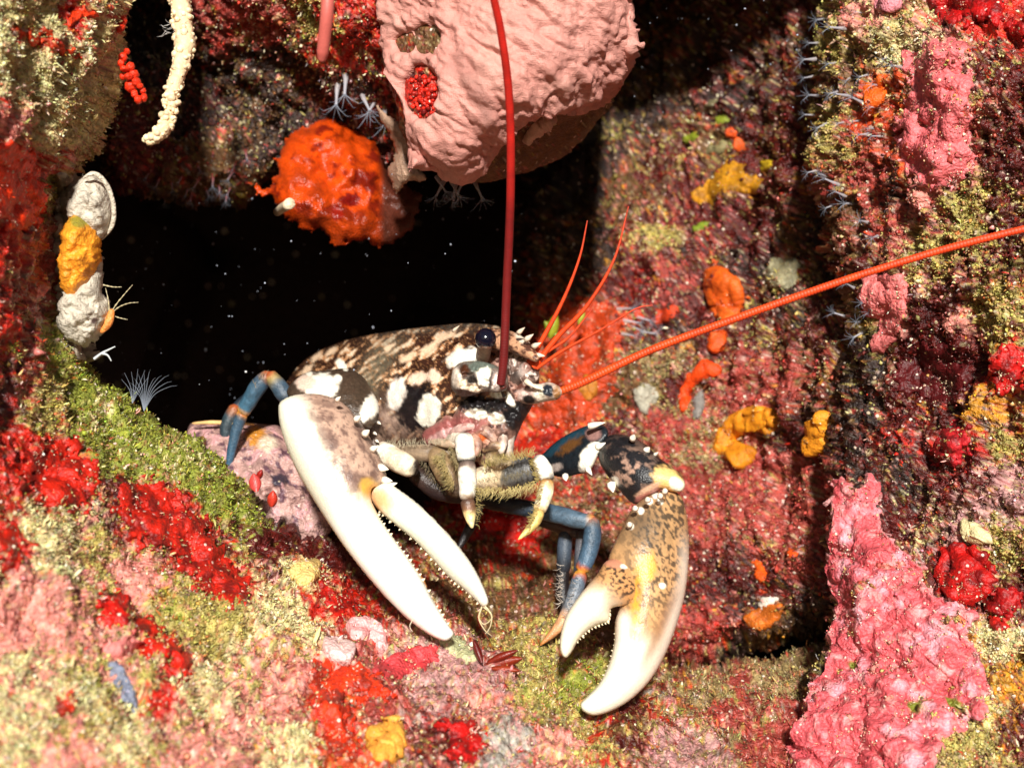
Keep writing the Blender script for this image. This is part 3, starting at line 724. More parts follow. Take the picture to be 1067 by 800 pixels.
# body: carapace and the start of the tail in one surface
def paint_body(px, py, v):
    n = len(px)
    a = math.radians(-38)                        # streaks slant down to the left
    s = px * math.cos(a) + py * math.sin(a); t = -px * math.sin(a) + py * math.cos(a)
    q = np.stack([s / 19.0, t / 6.5, np.zeros(n)], 1)
    q2 = np.stack([s / 8.0, t / 3.2, np.zeros(n) + 5], 1)
    k = fbm(q, 1.0, 3, 2) + 0.7 * fbm(q2, 1.0, 2, 5)
    c = np.tile(lin(BROWN), (n, 1)) * np.clip(1 + .5 * fbm(v, 200, 3, 1), .4, 1.8)[:, None]
    m = sstep(0.12, 0.36, k)[:, None]; c = c * (1 - m) + lin((204, 148, 104)) * m
    m = sstep(0.40, 0.62, k)[:, None]; c = c * (1 - m) + lin((242, 218, 186)) * m
    # grey-olive band of the neck groove
    band = np.exp(-((px - (385 - (py - 395) * 0.55)) / 17.0) ** 2) * sstep(345, 360, py) * (1 - sstep(420, 440, py))
    m = np.clip(band * (0.75 + .5 * fbm(v, 300, 2, 4)), 0, 1)[:, None] * .85
    c = c * (1 - m) + lin((120, 112, 92)) * m
    top = (1 - sstep(0, 16, py - np.interp(px, [300, 340, 400, 460, 500, 540], [385, 358, 344, 337, 336, 342])))
    m = np.clip(top * sstep(360, 420, px) * (.45 + .8 * fbm(v, 260, 3, 44)), 0, .8)[:, None]; c = c * (1 - m) + lin((96, 90, 80)) * m
    k = sstep(.2, .5, fbm(v, 700, 2, 61))[:, None] * .5; c = c * (1 - k) + lin((150, 108, 70)) * k
    # pale mauve cheek
    m = (np.exp(-((px - 408) / 32.0) ** 2 - ((py - 442) / 20.0) ** 2) * np.clip(.9 + .8 * fbm(v, 250, 2, 8), 0, 1.2)).clip(0, 1)[:, None]
    c = c * (1 - m) + lin((190, 160, 142)) * m
    c = spot(c, px, py, 434, 425, 22, 25, INK, 20, .2, .25, v, 1)
    c = spot(c, px, py, 446, 427, 13.5, 16.5, WHITE, 12, .10, .12, v, 2)
    c = spot(c, px, py, 413, 410, 9.5, 17, (246, 232, 218), 14, .2, .2, v, 3)
    c = spot(c, px, py, 436, 394, 10, 6, (238, 205, 180), -20, .3, .3, v, 4)
    c = spot(c, px, py, 452, 392, 6, 7, (238, 205, 180), 0, .3, .3, v, 5)
    c = spot(c, px, py, 430, 418, 9, 16, INK, 20, .3, .3, v, 6)
    c = spot(c, px, py, 484, 373, 19, 10, WHITE, -12, .15, .1, v, 7)
    c = spot(c, px, py, 356, 381, 8, 4.5, WHITE, 55, .2, .1, v, 8)
    c = spot(c, px, py, 344, 392, 8, 6, WHITE, 0, .2, .1, v, 9)
    for (sx, sy, sr) in ((446, 364, 6), (460, 352, 5), (470, 348, 4), (425, 372, 5), (405, 362, 4), (330, 372, 4), (345, 366, 4), (320, 385, 4)):
        c = spot(c, px, py, sx, sy, sr * 1.7, sr * .7, (240, 205, 170), -35, .4, .5, v, sx)
    return c
inflate('body', [(292, 412), (300, 396), (315, 377), (338, 363), (370, 352), (410, 345), (450, 340), (485, 337), (515, 339), (535, 346), (548, 358), (552, 385), (546, 420), (530, 452), (495, 472), (450, 478), (415, 474), (385, 462), (340, 445), (305, 430)],
        plane_fit([(300, 400, .945), (540, 370, .825), (420, 470, .87), (420, 340, .89)]), 0.062, paint_body, lob, step=1.25, iters=1500, relief=0.06, rfreq=45, rough=.27)

def paint_face(px, py, v):
    n = len(px)
    c = np.tile(lin((150, 112, 98)), (n, 1)) * np.clip(1 + .6 * fbm(v, 260, 3, 3), .3, 1.8)[:, None]
    k = sstep(0.1, .3, fbm(v, 170, 3, 12))[:, None]; c = c * (1 - k) + lin((70, 42, 38)) * k
    c = spot(c, px, py, 500, 421, 38, 9, INK, 6, .25, .3, v, 1)
    c = spot(c, px, py, 540, 432, 18, 14, INK, -30, .3, .3, v, 2)
    c = spot(c, px, py, 470, 448, 34, 13, (150, 84, 80), -12, .3, .3, v, 3)
    c = spot(c, px, py, 462, 452, 14, 4, (196, 150, 146), -20, .3, .3, v, 13)
    c = spot(c, px, py, 496, 431, 11, 5.5, WHITE, 8, .15, .1, v, 4)
    c = spot(c, px, py, 517, 436, 9, 6, WHITE, 15, .15, .1, v, 5)
    c = spot(c, px, py, 518, 411, 7, 4.5, WHITE, 10, .15, .1, v, 6)
    c = spot(c, px, py, 531, 416, 4, 9, WHITE, -30, .15, .1, v, 7)
    c = spot(c, px, py, 505, 458, 13, 8, (178, 130, 108), 0, .4, .3, v, 8)
    c = spot(c, px, py, 503, 456, 5, 4, (190, 90, 40), 0, .4, .3, v, 9)
    c = spot(c, px, py, 515, 474, 8, 4, (235, 215, 190), -20, .3, .2, v, 10)
    return c
inflate('face', [(462, 392), (475, 372), (500, 362), (530, 360), (552, 372), (562, 395), (556, 420), (545, 440), (535, 462), (522, 480), (500, 482), (470, 474), (446, 466), (440, 452), (455, 436), (464, 415)],
        plane_fit([(450, 420, .815), (560, 400, .795), (500, 470, .80), (500, 370, .81)]), 0.024, paint_face, lob, relief=.35, rfreq=110, step=1.2)

def paint_rostrum(px, py, v):
    c = np.tile(lin((196, 146, 112)), (len(px), 1))
    k = sstep(-.05, .2, fbm(v, 260, 3, 21))[:, None]; c = c * (1 - k) + lin((84, 52, 40)) * k
    return spot(c, px, py, 545, 352, 9, 5, (245, 225, 200), 30, .3, .3, v, 2)
inflate('rostrum', [(494, 352), (508, 343), (526, 343), (542, 349), (553, 358), (562, 372), (558, 377), (545, 372), (528, 366), (510, 364)],
        plane_fit([(500, 352, .795), (560, 372, .765), (525, 366, .78)]), 0.010, paint_rostrum, lob, step=.9)

def cone_mesh(p0, p1, r, seg=8):
    path = np.array([p0 + (p1 - p0) * t for t in (0, .35, .7, .92, 1.0)])
    return tube(path, np.array([1, .78, .42, .14, .03]) * r, seg)

def spine(parent, px, py, d, dx, dy, rpx, color=WHITE, dd=-0.004, name='spine'):
    p0 = P(px, py, d); p1 = P(px + dx, py + dy, d + dd)
    v, f, s = cone_mesh(p0, p1, rad(rpx, d))
    return build(name, v, f, np.c_[np.tile(lin(color), (len(v), 1)), np.full(len(v), .35)], M_CLAW, parent=parent)

for (a, b, dx, dy, r) in ((548, 354, 8, -6, 3.5), (556, 361, 8, -4, 3.5), (540, 347, 7, -6, 3), (560, 370, 8, 1, 3.0), (548, 397, 12, 8, 3.5), (556, 402, 11, 4, 3), (472, 345, 7, -6, 2)):
    spine(lob, a, b, .765 if a > 500 else .80, dx, dy, r, (235, 215, 190))

# eye
def ball(name, px, py, d, rpx, colfn, parent, mat, squash=1.0):
    c0 = P(px, py, d); r = rad(rpx, d)
    V, F = [], []
    nu, nv_ = 24, 16
    for j in range(nv_ + 1):
        th = math.pi * j / nv_
        for i in range(nu):
            ph = 2 * math.pi * i / nu
            V.append((math.sin(th) * math.cos(ph), -math.cos(th) * squash, math.sin(th) * math.sin(ph)))
    V = np.array(V)
    for j in range(nv_):
        for i in range(nu):
            F.append((j * nu + i, (j + 1) * nu + i, (j + 1) * nu + (i + 1) % nu, j * nu + (i + 1) % nu))
    return build(name, c0 + V * r, F, np.c_[colfn(V), np.full(len(V), .15)], mat, parent=parent)
eye = ball('eye', 506, 353, .768, 11.2, lambda V: np.where((V[:, 2:3] < -0.78), lin((150, 110, 90)), lin((16, 15, 28))), lob, M_EYE)
v, f, s = tube(px_path([(503, 372, .785), (505, 362, .775), (506, 356, .772)]), [rad(7.5, .78)] * 17, 12)
build('eye_stalk', v, f, np.c_[lin((150, 118, 98)) * np.clip(1 + .7 * fbm(v, 300, 3, 2), .3, 1.8)[:, None], np.full(len(v), .5)], M_SHELL, parent=lob)

# peduncles, antennae
def seg(name, pts, rads, color_fn, parent, mat=None, n=8, sides=14, flat=1.0, rough=.4):
    A_ = np.array([(a, b, c, r) for (a, b, c), r in zip(pts, rads)], float)
    if min(rads[0], rads[-1]) > 2.5:              # neighbouring segments run into each other
        for i, j in ((0, 1), (-1, -2)):
            dv = A_[i, :2] - A_[j, :2]; A_[i, :2] += dv / (np.linalg.norm(dv) + 1e-6) * .3 * A_[i, 3]
    q = smooth_open(A_, n)
    path = P(q[:, 0], q[:, 1], q[:, 2]); r = np.maximum(q[:, 3], .05) * K * q[:, 2]
    e_ = np.abs(np.linspace(-1, 1, len(r))); r = r * np.clip(np.sqrt(1 - e_ ** 12 * .8), .3, 1)
    v, f, s = tube(path, r, sides, flat=flat)
    ctr_ = np.repeat(path, sides, 0); v = ctr_ + (v - ctr_) * (1 + .10 * fbm(v, 160, 3, 2))[:, None]
    col = color_fn(s, v) if callable(color_fn) else np.tile(lin(color_fn), (len(v), 1))
    return build(name, v, f, np.c_[np.clip(col, .003, .9), np.full(len(v), rough)], mat or M_SHELL, parent=parent)

def bands(stops, wob=.05):
    """colour bands along a limb: [(position, colour), ...]"""
    def fn(s, v):
        s = np.clip(s + (wob + .05) * fbm(v, 170, 3, 3), 0, 1)
        c = np.zeros((len(s), 3)); xs = [a for a, _ in stops]; cs = np.array([lin(b) for _, b in stops])
        for k in range(3): c[:, k] = np.interp(s, xs, cs[:, k])
        return c * np.clip(1 + .55 * fbm(v, 380, 3, 6), .35, 1.6)[:, None]
    return fn

GRY = (70, 72, 74)
def paint_baseL(px, py, v):
    c = np.tile(lin((120, 106, 96)), (len(px), 1)) * np.clip(1 + .5 * fbm(v, 420, 3, 3), .4, 1.7)[:, None]
    c = spot(c, px, py, 500, 381, 16, 6, (104, 114, 104), -6, .4, .4, v, 1)
    c = spot(c, px, py, 484, 386, 5, 7, (74, 40, 22), -10, .3, .4, v, 2)
    c = spot(c, px, py, 476, 394, 5, 11, (240, 224, 206), -8, .3, .2, v, 3)
    c = spot(c, px, py, 488, 402, 13, 5, (232, 208, 180), 20, .3, .3, v, 4)
    c = spot(c, px, py, 483, 409, 14, 4.5, (58, 30, 22), 8, .3, .4, v, 5)
    c = spot(c, px, py, 492, 396, 6, 5, (40, 34, 30), 30, .4, .5, v, 6)
    c = spot(c, px, py, 505, 392, 8, 9.5, WHITE, 6, .18, .12, v, 7)
    c = spot(c, px, py, 512, 395, 2.2, 9, (54, 40, 36), 10, .4, .2, v, 8)
    c = spot(c, px, py, 518, 396, 5, 8, (226, 206, 196), 12, .4, .2, v, 9)
    c = spot(c, px, py, 524, 402, 4, 6, (90, 40, 34), 0, .4, .2, v, 10)
    return c
inflate('antenna_base', [(470, 394), (473, 383), (482, 377), (498, 376), (512, 379), (522, 384), (529, 394), (528, 405), (518, 409), (505, 408), (494, 412), (480, 413), (471, 406)], plane_fit([(472, 395, .785), (526, 398, .768), (500, 378, .78)]), .012, paint_baseL, lob, relief=.5, rfreq=230, step=.9)
def paint_baseR(px, py, v):
    c = np.tile(lin((206, 184, 168)), (len(px), 1)) * np.clip(1 + .5 * fbm(v, 420, 3, 3), .4, 1.6)[:, None]
    c = spot(c, px, py, 543, 404, 9, 5, (110, 66, 54), 20, .4, .4, v, 1)
    c = spot(c, px, py, 545, 412, 8, 7, (226, 196, 184), 0, .4, .3, v, 2)
    c = spot(c, px, py, 551, 416, 7, 4, (30, 22, 20), 15, .3, .3, v, 3)
    c = spot(c, px, py, 563, 409, 6, 9, (244, 236, 214), -14, .3, .2, v, 4)
    c = spot(c, px, py, 571, 407, 6.2, 6.8, (26, 34, 44), -10, .2, .1, v, 5)
    c = spot(c, px, py, 580, 409, 4, 7, (150, 104, 60), 0, .3, .3, v, 6)
    return c
inflate('antenna_base', [(534, 410), (540, 400), (550, 397), (560, 400), (572, 398), (582, 402), (586, 409), (581, 416), (570, 418), (556, 421), (544, 420), (536, 416)], plane_fit([(536, 410, .785), (584, 409, .766), (560, 398, .775)]), .009, paint_baseR, lob, relief=.25, rfreq=190, step=.9)
def paint_plate(px, py, v):
    c = np.tile(lin((120, 96, 86)), (len(px), 1)) * np.clip(1 + .8 * fbm(v, 320, 3, 7), .25, 1.9)[:, None]
    k = sstep(.15, .3, fbm(v, 260, 2, 27))[:, None]; return c * (1 - k) + lin((226, 208, 196)) * k
inflate('head_plate', [(524, 372), (536, 366), (548, 368), (556, 378), (562, 390), (558, 398), (546, 400), (534, 396), (526, 386)], plane_fit([(526, 380, .79), (560, 390, .775), (540, 368, .785)]), .008, paint_plate, lob, relief=.4, rfreq=200, step=.9)
# scale plates and plates of the antennules between them
seg('antennule_base', [(538, 396, .785), (545, 388, .778), (551, 380, .772)], [8, 8, 5], bands([(0, (120, 100, 90)), (.4, (80, 66, 60)), (.7, (200, 180, 170)), (1, (120, 60, 40))]), lob)
seg('antennule_base', [(545, 398, .785), (552, 391, .778), (559, 384, .772)], [7, 7, 4], bands([(0, (100, 84, 76)), (.5, (60, 48, 44)), (.8, (190, 170, 160)), (1, (120, 60, 40))]), lob)

def antenna(name, pts, r0, r1, cols, period=2.6, n=90, depth=.06, sides=10):
    q = smooth_open(pts, n)
    path = P(q[:, 0], q[:, 1], q[:, 2])
    L_ = np.concatenate([[0], np.cumsum(np.linalg.norm(np.diff(path, axis=0), axis=1))])
    t = L_ / L_[-1]
    r = (r0 * (1 - t) + r1 * t)
    ph = (L_ / (period * K * .75)) % 1.0
    r = r * (1 - depth * (np.abs(ph - .5) * 2) ** 3)
    v, f, s = tube(path, r * K * q[:, 2], sides)
    tt = np.repeat(t, sides); pp = np.repeat(ph, sides)
    xs = [a for a, _ in cols]; cs = np.array([lin(b) for _, b in cols]); c = np.stack([np.interp(tt, xs, cs[:, k]) for k in range(3)], 1)
    c = c * (1 - (.34 if depth > .05 else .16) * (np.abs(pp - .5) * 2) ** 4)[:, None] * np.clip(1 + .3 * fbm(v, 130, 3, 4), .6, 1.4)[:, None]
    return build(name, v, f, np.c_[c, np.full(len(v), .55)], M_ANT, parent=lob)
antenna('antenna', [(522, 400, .762), (525, 370, .757), (528, 300, .745), (532, 200, .72), (531, 110, .69), (523, 40, .665), (510, -20, .645), (488, -110, .62), (460, -200, .60)], 4.7, 4.0, [(0, (96, 12, 12)), (.3, (120, 16, 16)), (.45, (205, 34, 24)), (1, (226, 44, 28))], n=190, period=3.0, depth=.03)  # darker base colour stands in for weaker light near the head
antenna('antenna', [(581, 409, .767), (610, 397, .762), (680, 364, .753), (780, 327, .74), (880, 292, .727), (980, 261, .715), (1070, 238, .705), (1200, 208, .69)], 4.3, 3.8, [(0, (190, 80, 16)), (.03, (228, 72, 14)), (1, (232, 62, 14))], period=3.3, n=210, depth=.12)
for pts, r0 in (([(551, 378, .772), (566, 352, .768), (588, 310, .762), (604, 268, .757), (612, 230, .753)], 3.2), ([(556, 383, .77), (580, 352, .765), (612, 318, .758), (640, 270, .752), (655, 215, .748)], 3.4),
                ([(553, 380, .772), (570, 367, .768), (594, 350, .764), (617, 322, .76)], 2.1), ([(559, 384, .77), (585, 366, .764), (625, 344, .757), (662, 322, .752), (680, 318, .75)], 2.1)):
    antenna('antennule', pts, r0, 0.7, [(0, (214, 70, 14)), (.6, (224, 66, 16)), (1, (190, 60, 30))], period=2.2, n=40, sides=8)

# left claw (nearest the ledge)
def paint_lclaw(px, py, v):
    n = len(px)
    c = np.tile(lin((250, 240, 218)), (n, 1))
    # sooty mauve clouding on the palm
    u = sstep(14, 40, (px - (292 + (py - 420) * .42))) * (1 - sstep(500, 535, py + (px - 340) * .1))
    m = (u * .9)[:, None]; c = c * (1 - m) + lin((184, 144, 122)) * m
    k = (u * np.clip(sstep(-.25, .40, fbm(v, 110, 4, 4)) * .9, 0, 1))[:, None]
    k *= sstep(405, 430, py)[:, None]
    c = c * (1 - k) + lin((104, 78, 70)) * k
    k = (sstep(.2, .5, fbm(v, 420, 2, 14)) * u * .6)[:, None]; c = c * (1 - k) + lin((84, 64, 60)) * k
    c = spot(c, px, py, 384, 508, 9, 9, (228, 178, 70), 0, .6, .3, v, 2)
    m = sstep(520, 560, py)[:, None]; c = c * (1 - m) + lin((252, 246, 232)) * m
    return c
pl_l = plane_fit([(300, 430, .775), (390, 470, .77), (465, 660, .728), (350, 560, .752)])
inflate('claw', [(290, 427), (294, 417), (310, 411), (335, 411), (358, 420), (376, 440), (390, 464), (400, 486), (403, 499), (398, 506), (388, 509), (387, 520), (394, 536), (404, 552), (420, 574), (437, 598), (452, 626), (467, 650), (473, 660), (466, 667), (455, 665), (438, 655), (415, 636), (390, 609), (362, 574), (333, 531), (308, 488), (294, 452)],
        pl_l, 0.024, paint_lclaw, lob, M_CLAW, iters=1400, relief=.03, rfreq=60)
claw_l = lob.children[-1]; claw_l['label'] = 'smooth white claw with a clouded mauve palm, resting on the ledge'
def paint_ldact(px, py, v):
    c = np.tile(lin((252, 242, 222)), (len(px), 1))
    c = spot(c, px, py, 395, 522, 14, 12, (226, 180, 130), 0, .7, .3, v, 1)
    return c
pl_ld = plane_fit([(390, 512, .762), (505, 625, .728), (450, 540, .745)])
sub = inflate('dactyl', [(387, 511), (392, 505), (403, 503), (416, 510), (436, 525), (458, 546), (479, 570), (495, 593), (506, 616), (509, 628), (503, 632), (494, 624), (482, 613), (468, 601), (452, 584), (432, 563), (410, 545), (395, 532), (387, 521)],
        pl_ld, 0.012, paint_ldact, claw_l, M_CLAW, iters=700)

def teeth(parent, line, d, n, size, inward, color=(244, 226, 190)):
    q = smooth_open(line, 8)
    idx = np.linspace(0, len(q) - 1, n)
    V, F = [], []; k0 = 0
    r = random.Random(n)
    for k in idx:
        i = int(k); x = q[i, 0] + (q[min(i + 1, len(q) - 1), 0] - q[i, 0]) * (k - i); y = q[i, 1] + (q[min(i + 1, len(q) - 1), 1] - q[i, 1]) * (k - i)
        dd = d(x, y); s = size * r.uniform(.3, 1.2)
        p0 = P(x - inward[0] * 1.2, y - inward[1] * 1.2, dd); p1 = P(x + inward[0] * s, y + inward[1] * s, dd - .0006)
        v, f, _ = cone_mesh(p0, p1, rad(s * .75, dd), 6)
        V.append(v); F += [tuple(a + k0 for a in ff) for ff in f]; k0 += len(v)
    V = np.vstack(V)
    return build('teeth', V, F, np.c_[np.tile(lin(color), (len(V), 1)), np.full(len(V), .4)], M_CLAW, parent=parent)
teeth(claw_l, [(394, 537), (404, 553), (420, 575), (437, 599), (452, 627), (466, 650)], pl_l, 26, 3.0, (.8, -.6))
tb = teeth(claw_l, [(396, 533), (411, 546), (432, 564), (452, 585), (468, 602), (483, 614), (498, 628)], pl_ld, 24, 2.6, (-.75, .66))
for (x, y, dx, dy, r) in ((399, 487, 9, 2, 5), (403, 500, 9, 1, 4.5), (408, 506, 9, -3, 3.5), (374, 437, 5, -4, 4), (383, 452, 5, -4, 4.5), (354, 417, 4, -4, 3), (391, 468, 6, -3, 4)):
    spine(claw_l, x - 3, y, .757, dx, dy, r, WHITE)

def paint_lcarp(px, py, v):
    c = np.tile(lin((70, 56, 44)), (len(px), 1)) * np.clip(1 + .5 * fbm(v, 500, 3, 3), .4, 1.6)[:, None]
    c = spot(c, px, py, 335, 403, 18, 14, WHITE, -10, .15, .15, v, 1)
    c = spot(c, px, py, 386, 424, 9, 15, WHITE, 25, .2, .25, v, 2)
    c = spot(c, px, py, 318, 398, 10, 9, (226, 200, 180), 0, .3, .2, v, 3)
    for (x, y, r) in ((352, 394, 4.5), (360, 384, 3), (349, 425, 4), (360, 433, 4), (322, 388, 4)):
        c = spot(c, px, py, x, y, r, r * .85, WHITE, 20, .2)
    return c
inflate('claw_wrist', [(299, 410), (305, 398), (320, 388), (340, 386), (362, 384), (378, 392), (387, 406), (394, 420), (394, 436), (384, 447), (362, 444), (338, 432), (312, 424)],
        plane_fit([(305, 405, .815), (390, 430, .80), (350, 385, .825)]), 0.018, paint_lcarp, lob, step=1.1, relief=.06)
seg('claw_arm', [(382, 440, .815), (388, 462, .815), (398, 474, .81)], [13, 16, 11], bands([(0, (90, 70, 60)), (.4, (120, 96, 80)), (1, (60, 44, 36))]), lob)
seg('claw_arm', [(396, 464, .80), (408, 476, .795), (424, 485, .79), (434, 488, .79)], [7, 11.5, 11.5, 8], bands([(0, (150, 120, 90)), (.18, WHITE), (.4, (220, 200, 170)), (.75, (236, 220, 190)), (.86, (40, 30, 26)), (1, (40, 30, 26))]), lob)
for (x, y) in ((385, 443), (390, 451), (392, 459), (394, 440)):
    spine(lob, x, y, .795, 3, 2, 2, WHITE)

# right claw with its long arm
def paint_merus(px, py, v):
    c = np.tile(lin((26, 34, 40)), (len(px), 1)) * np.clip(1 + .5 * fbm(v, 300, 3, 3), .4, 1.8)[:, None]
    c = spot(c, px, py, 590, 460, 26, 5, (34, 74, 92), -33, .4, .3, v, 1)
    c = spot(c, px, py, 594, 464, 14, 5, (110, 72, 36), -38, .5, .5, v, 2)
    c = spot(c, px, py, 579, 487, 7, 4, (186, 170, 160), -20, .3, .3, v, 3)
    c = spot(c, px, py, 613, 478, 9, 15, WHITE, 12, .15, .15, v, 4)
    c = spot(c, px, py, 621, 466, 7, 6, WHITE, 0, .15, .15, v, 5)
    c = spot(c, px, py, 618, 452, 8, 7, (150, 112, 104), 0, .3, .2, v, 6)
    return c
pl_m = plane_fit([(562, 478, .825), (625, 460, .785), (590, 495, .80)])
inflate('claw_arm', [(556, 482), (566, 472), (582, 458), (602, 447), (618, 442), (630, 444), (634, 452), (628, 464), (622, 478), (614, 491), (602, 494), (585, 497), (568, 492)], pl_m, 0.014, paint_merus, lob, step=1.0)
for (x, y, dx, dy, r) in ((614, 444, 17, -4, 4), (622, 466, 11, -5, 4), (612, 488, 5, 7, 3.5), (589, 496, 1, 5, 4)):
    spine(lob, x, y, .778, dx, dy, r, WHITE)
def paint_carp(px, py, v):
    c = np.tile(lin((26, 26, 29)), (len(px), 1)) * np.clip(1 + .4 * fbm(v, 300, 3, 3), .4, 1.8)[:, None]
    k = (sstep(.02, .4, fbm(v, 170, 3, 31)) * np.exp(-((px - 655) / 26.) ** 2 - ((py - 488) / 22.) ** 2))[:, None]
    c = c * (1 - k) + lin((176, 140, 120)) * k
    c = spot(c, px, py, 697, 500, 18, 12, (240, 196, 120), 35, .2, .1, v, 1)
    c = spot(c, px, py, 706, 505, 9, 7, (252, 240, 214), 30, .3, .1, v, 2)
    c = spot(c, px, py, 676, 515, 15, 6, (178, 112, 102), -28, .25, .1, v, 3)
    c = spot(c, px, py, 676, 509, 14, 3, (214, 170, 140), -28, .4, .1, v, 4)
    c = spot(c, px, py, 639, 503, 6, 6.5, WHITE, 0, .12)
    return c
pl_c = plane_fit([(625, 465, .782), (705, 505, .755), (660, 520, .762)])
inflate('claw_wrist', [(624, 468), (630, 456), (642, 452), (658, 455), (674, 464), (686, 476), (697, 484), (709, 494), (714, 504), (710, 512), (700, 512), (690, 510), (676, 517), (664, 525), (655, 521), (645, 510), (634, 497), (625, 482)], pl_c, 0.017, paint_carp, lob, step=1.0, iters=900)
for (x, y, dx, dy, r) in ((659, 457, 2, -4, 4), (673, 470, 4, -4, 4.5), (682, 474, 4, -3, 2.5), (637, 505, 2, 8, 5.5)):
    spine(lob, x, y, .762 if y < 480 else .765, dx, dy, r, WHITE)
def paint_rclaw(px, py, v):
    n = len(px)
    a = math.radians(65)
    s = px * math.cos(a) + py * math.sin(a); t = -px * math.sin(a) + py * math.cos(a)
    tan = (196, 152, 104)
    c = np.tile(lin(tan), (n, 1)) * np.clip(1 + .25 * fbm(v, 150, 3, 3), .5, 1.5)[:, None]
    q = np.stack([s / 6.0, t / 3.4, np.zeros(n)], 1); k = sstep(-.08, .26, fbm(q, 1., 2, 7)) * .85
    fade = 1 - sstep(600, 690, py)
    side = sstep(-6, 20, (px - 655) * .8 + (py - 560) * .25)
    k = (k * fade * (.35 + .65 * side))[:, None]; c = c * (1 - k) + lin((52, 48, 42)) * k
    # blackish upper corner
    m = (np.exp(-((px - 668) / 26.) ** 2 - ((py - 548) / 26.) ** 2) * .75)[:, None]; c = c * (1 - m) + lin((58, 54, 48)) * m
    # finger whitens to the tip; pale outer rim
    m = sstep(0, 1, (py - 634 - .55 * (px - 650)) / 40.)[:, None]; c = c * (1 - m) + lin((250, 238, 214)) * m
    rim = sstep(702, 716, px + np.maximum(0, (py - 600)) * .30)[:, None] * sstep(540, 600, py)[:, None]
    c = c * (1 - rim) + lin((246, 232, 210)) * rim
    m = (np.exp(-((px - (690 - (py - 650) * .45)) / 6.) ** 2) * sstep(600, 630, py) * (1 - sstep(680, 705, py)) * .6)[:, None]; c = c * (1 - m) + lin((150, 112, 84)) * m
    m = (np.exp(-((px - (664 - (py - 620) * .12)) / 7.) ** 2) * sstep(585, 610, py) * (1 - sstep(655, 690, py)) * np.clip(.7 + fbm(v, 300, 2, 4), 0, 1))[:, None]; c = c * (1 - m) + lin((226, 160, 60)) * m
    c = spot(c, px, py, 674, 590, 10, 14, (232, 170, 70), 0, .5, .4, v, 4)
    m = (np.exp(-((px - 649) / 8.) ** 2) * sstep(630, 645, py) * (1 - sstep(675, 690, py)))[:, None]; c = c * (1 - m) + lin((248, 236, 220)) * m
    for (x, y) in ((688, 522), (677, 522), (668, 532), (657, 548), (690, 610), (683, 516)):
        c = spot(c, px, py, x, y, 3.5, 3.5, WHITE, 0, .2)
    return c
pl_r = plane_fit([(690, 520, .757), (640, 580, .745), (717, 590, .752), (615, 738, .718)])
inflate('claw', [(656, 534), (664, 524), (676, 516), (690, 511), (702, 511), (711, 519), (716, 540), (718, 565), (717, 592), (713, 622), (704, 654), (692, 684), (677, 709), (658, 728), (638, 740), (620, 745), (608, 741), (605, 733), (612, 725), (624, 712), (634, 692), (640, 668), (641, 648), (646, 632), (652, 618), (646, 606), (636, 596), (634, 582), (640, 566), (648, 550)],
        pl_r, 0.021, paint_rclaw, lob, M_CLAW, iters=1500, relief=.03, rfreq=60)
claw_r = lob.children[-1]; claw_r['label'] = 'dark speckled tan claw with white fingers'
def paint_rdact(px, py, v):
    n = len(px)
    c = np.tile(lin((200, 148, 96)), (n, 1))
    q = np.stack([px / 4.4, py / 3.8, np.zeros(n)], 1); k = (sstep(.02, .25, fbm(q, 1., 2, 9)) * (1 - sstep(8, 40, (650 - px) * .75 + (py - 596) * .62)))[:, None]
    c = c * (1 - k) + lin((66, 50, 40)) * k
    m = sstep(30, 58, (668 - px) * .55 + (py - 590) * .75)[:, None]; c = c * (1 - m) + lin((250, 238, 212)) * m
    c = spot(c, px, py, 640, 586, 14, 5, (206, 140, 110), 10, .4, .2, v, 3)
    c = spot(c, px, py, 650, 590, 4, 2.5, WHITE, 0, .2)
    return c
pl_rd = plane_fit([(640, 590, .735), (668, 620, .735), (590, 680, .712)])
inflate('dactyl', [(622, 598), (632, 584), (648, 582), (662, 589), (669, 602), (668, 618), (660, 629), (648, 631), (637, 634), (634, 646), (622, 651), (611, 658), (602, 668), (595, 680), (589, 685), (584, 678), (584, 662), (590, 641), (603, 621)],
        pl_rd, 0.015, paint_rdact, claw_r, M_CLAW, iters=900, step=1.1)
teeth(claw_r, [(636, 636), (633, 648), (622, 652), (611, 659), (602, 669)], pl_rd, 14, 2.6, (.45, .8))
teeth(claw_r, [(643, 642), (640, 668), (634, 692), (624, 712)], pl_r, 14, 1.6, (-1, -.2))
for (x, y) in ((662, 530), (675, 521), (688, 517), (656, 547), (693, 512)):
    spine(claw_r, x, y, .735, -1, -3, 3.6, WHITE, dd=-.003)

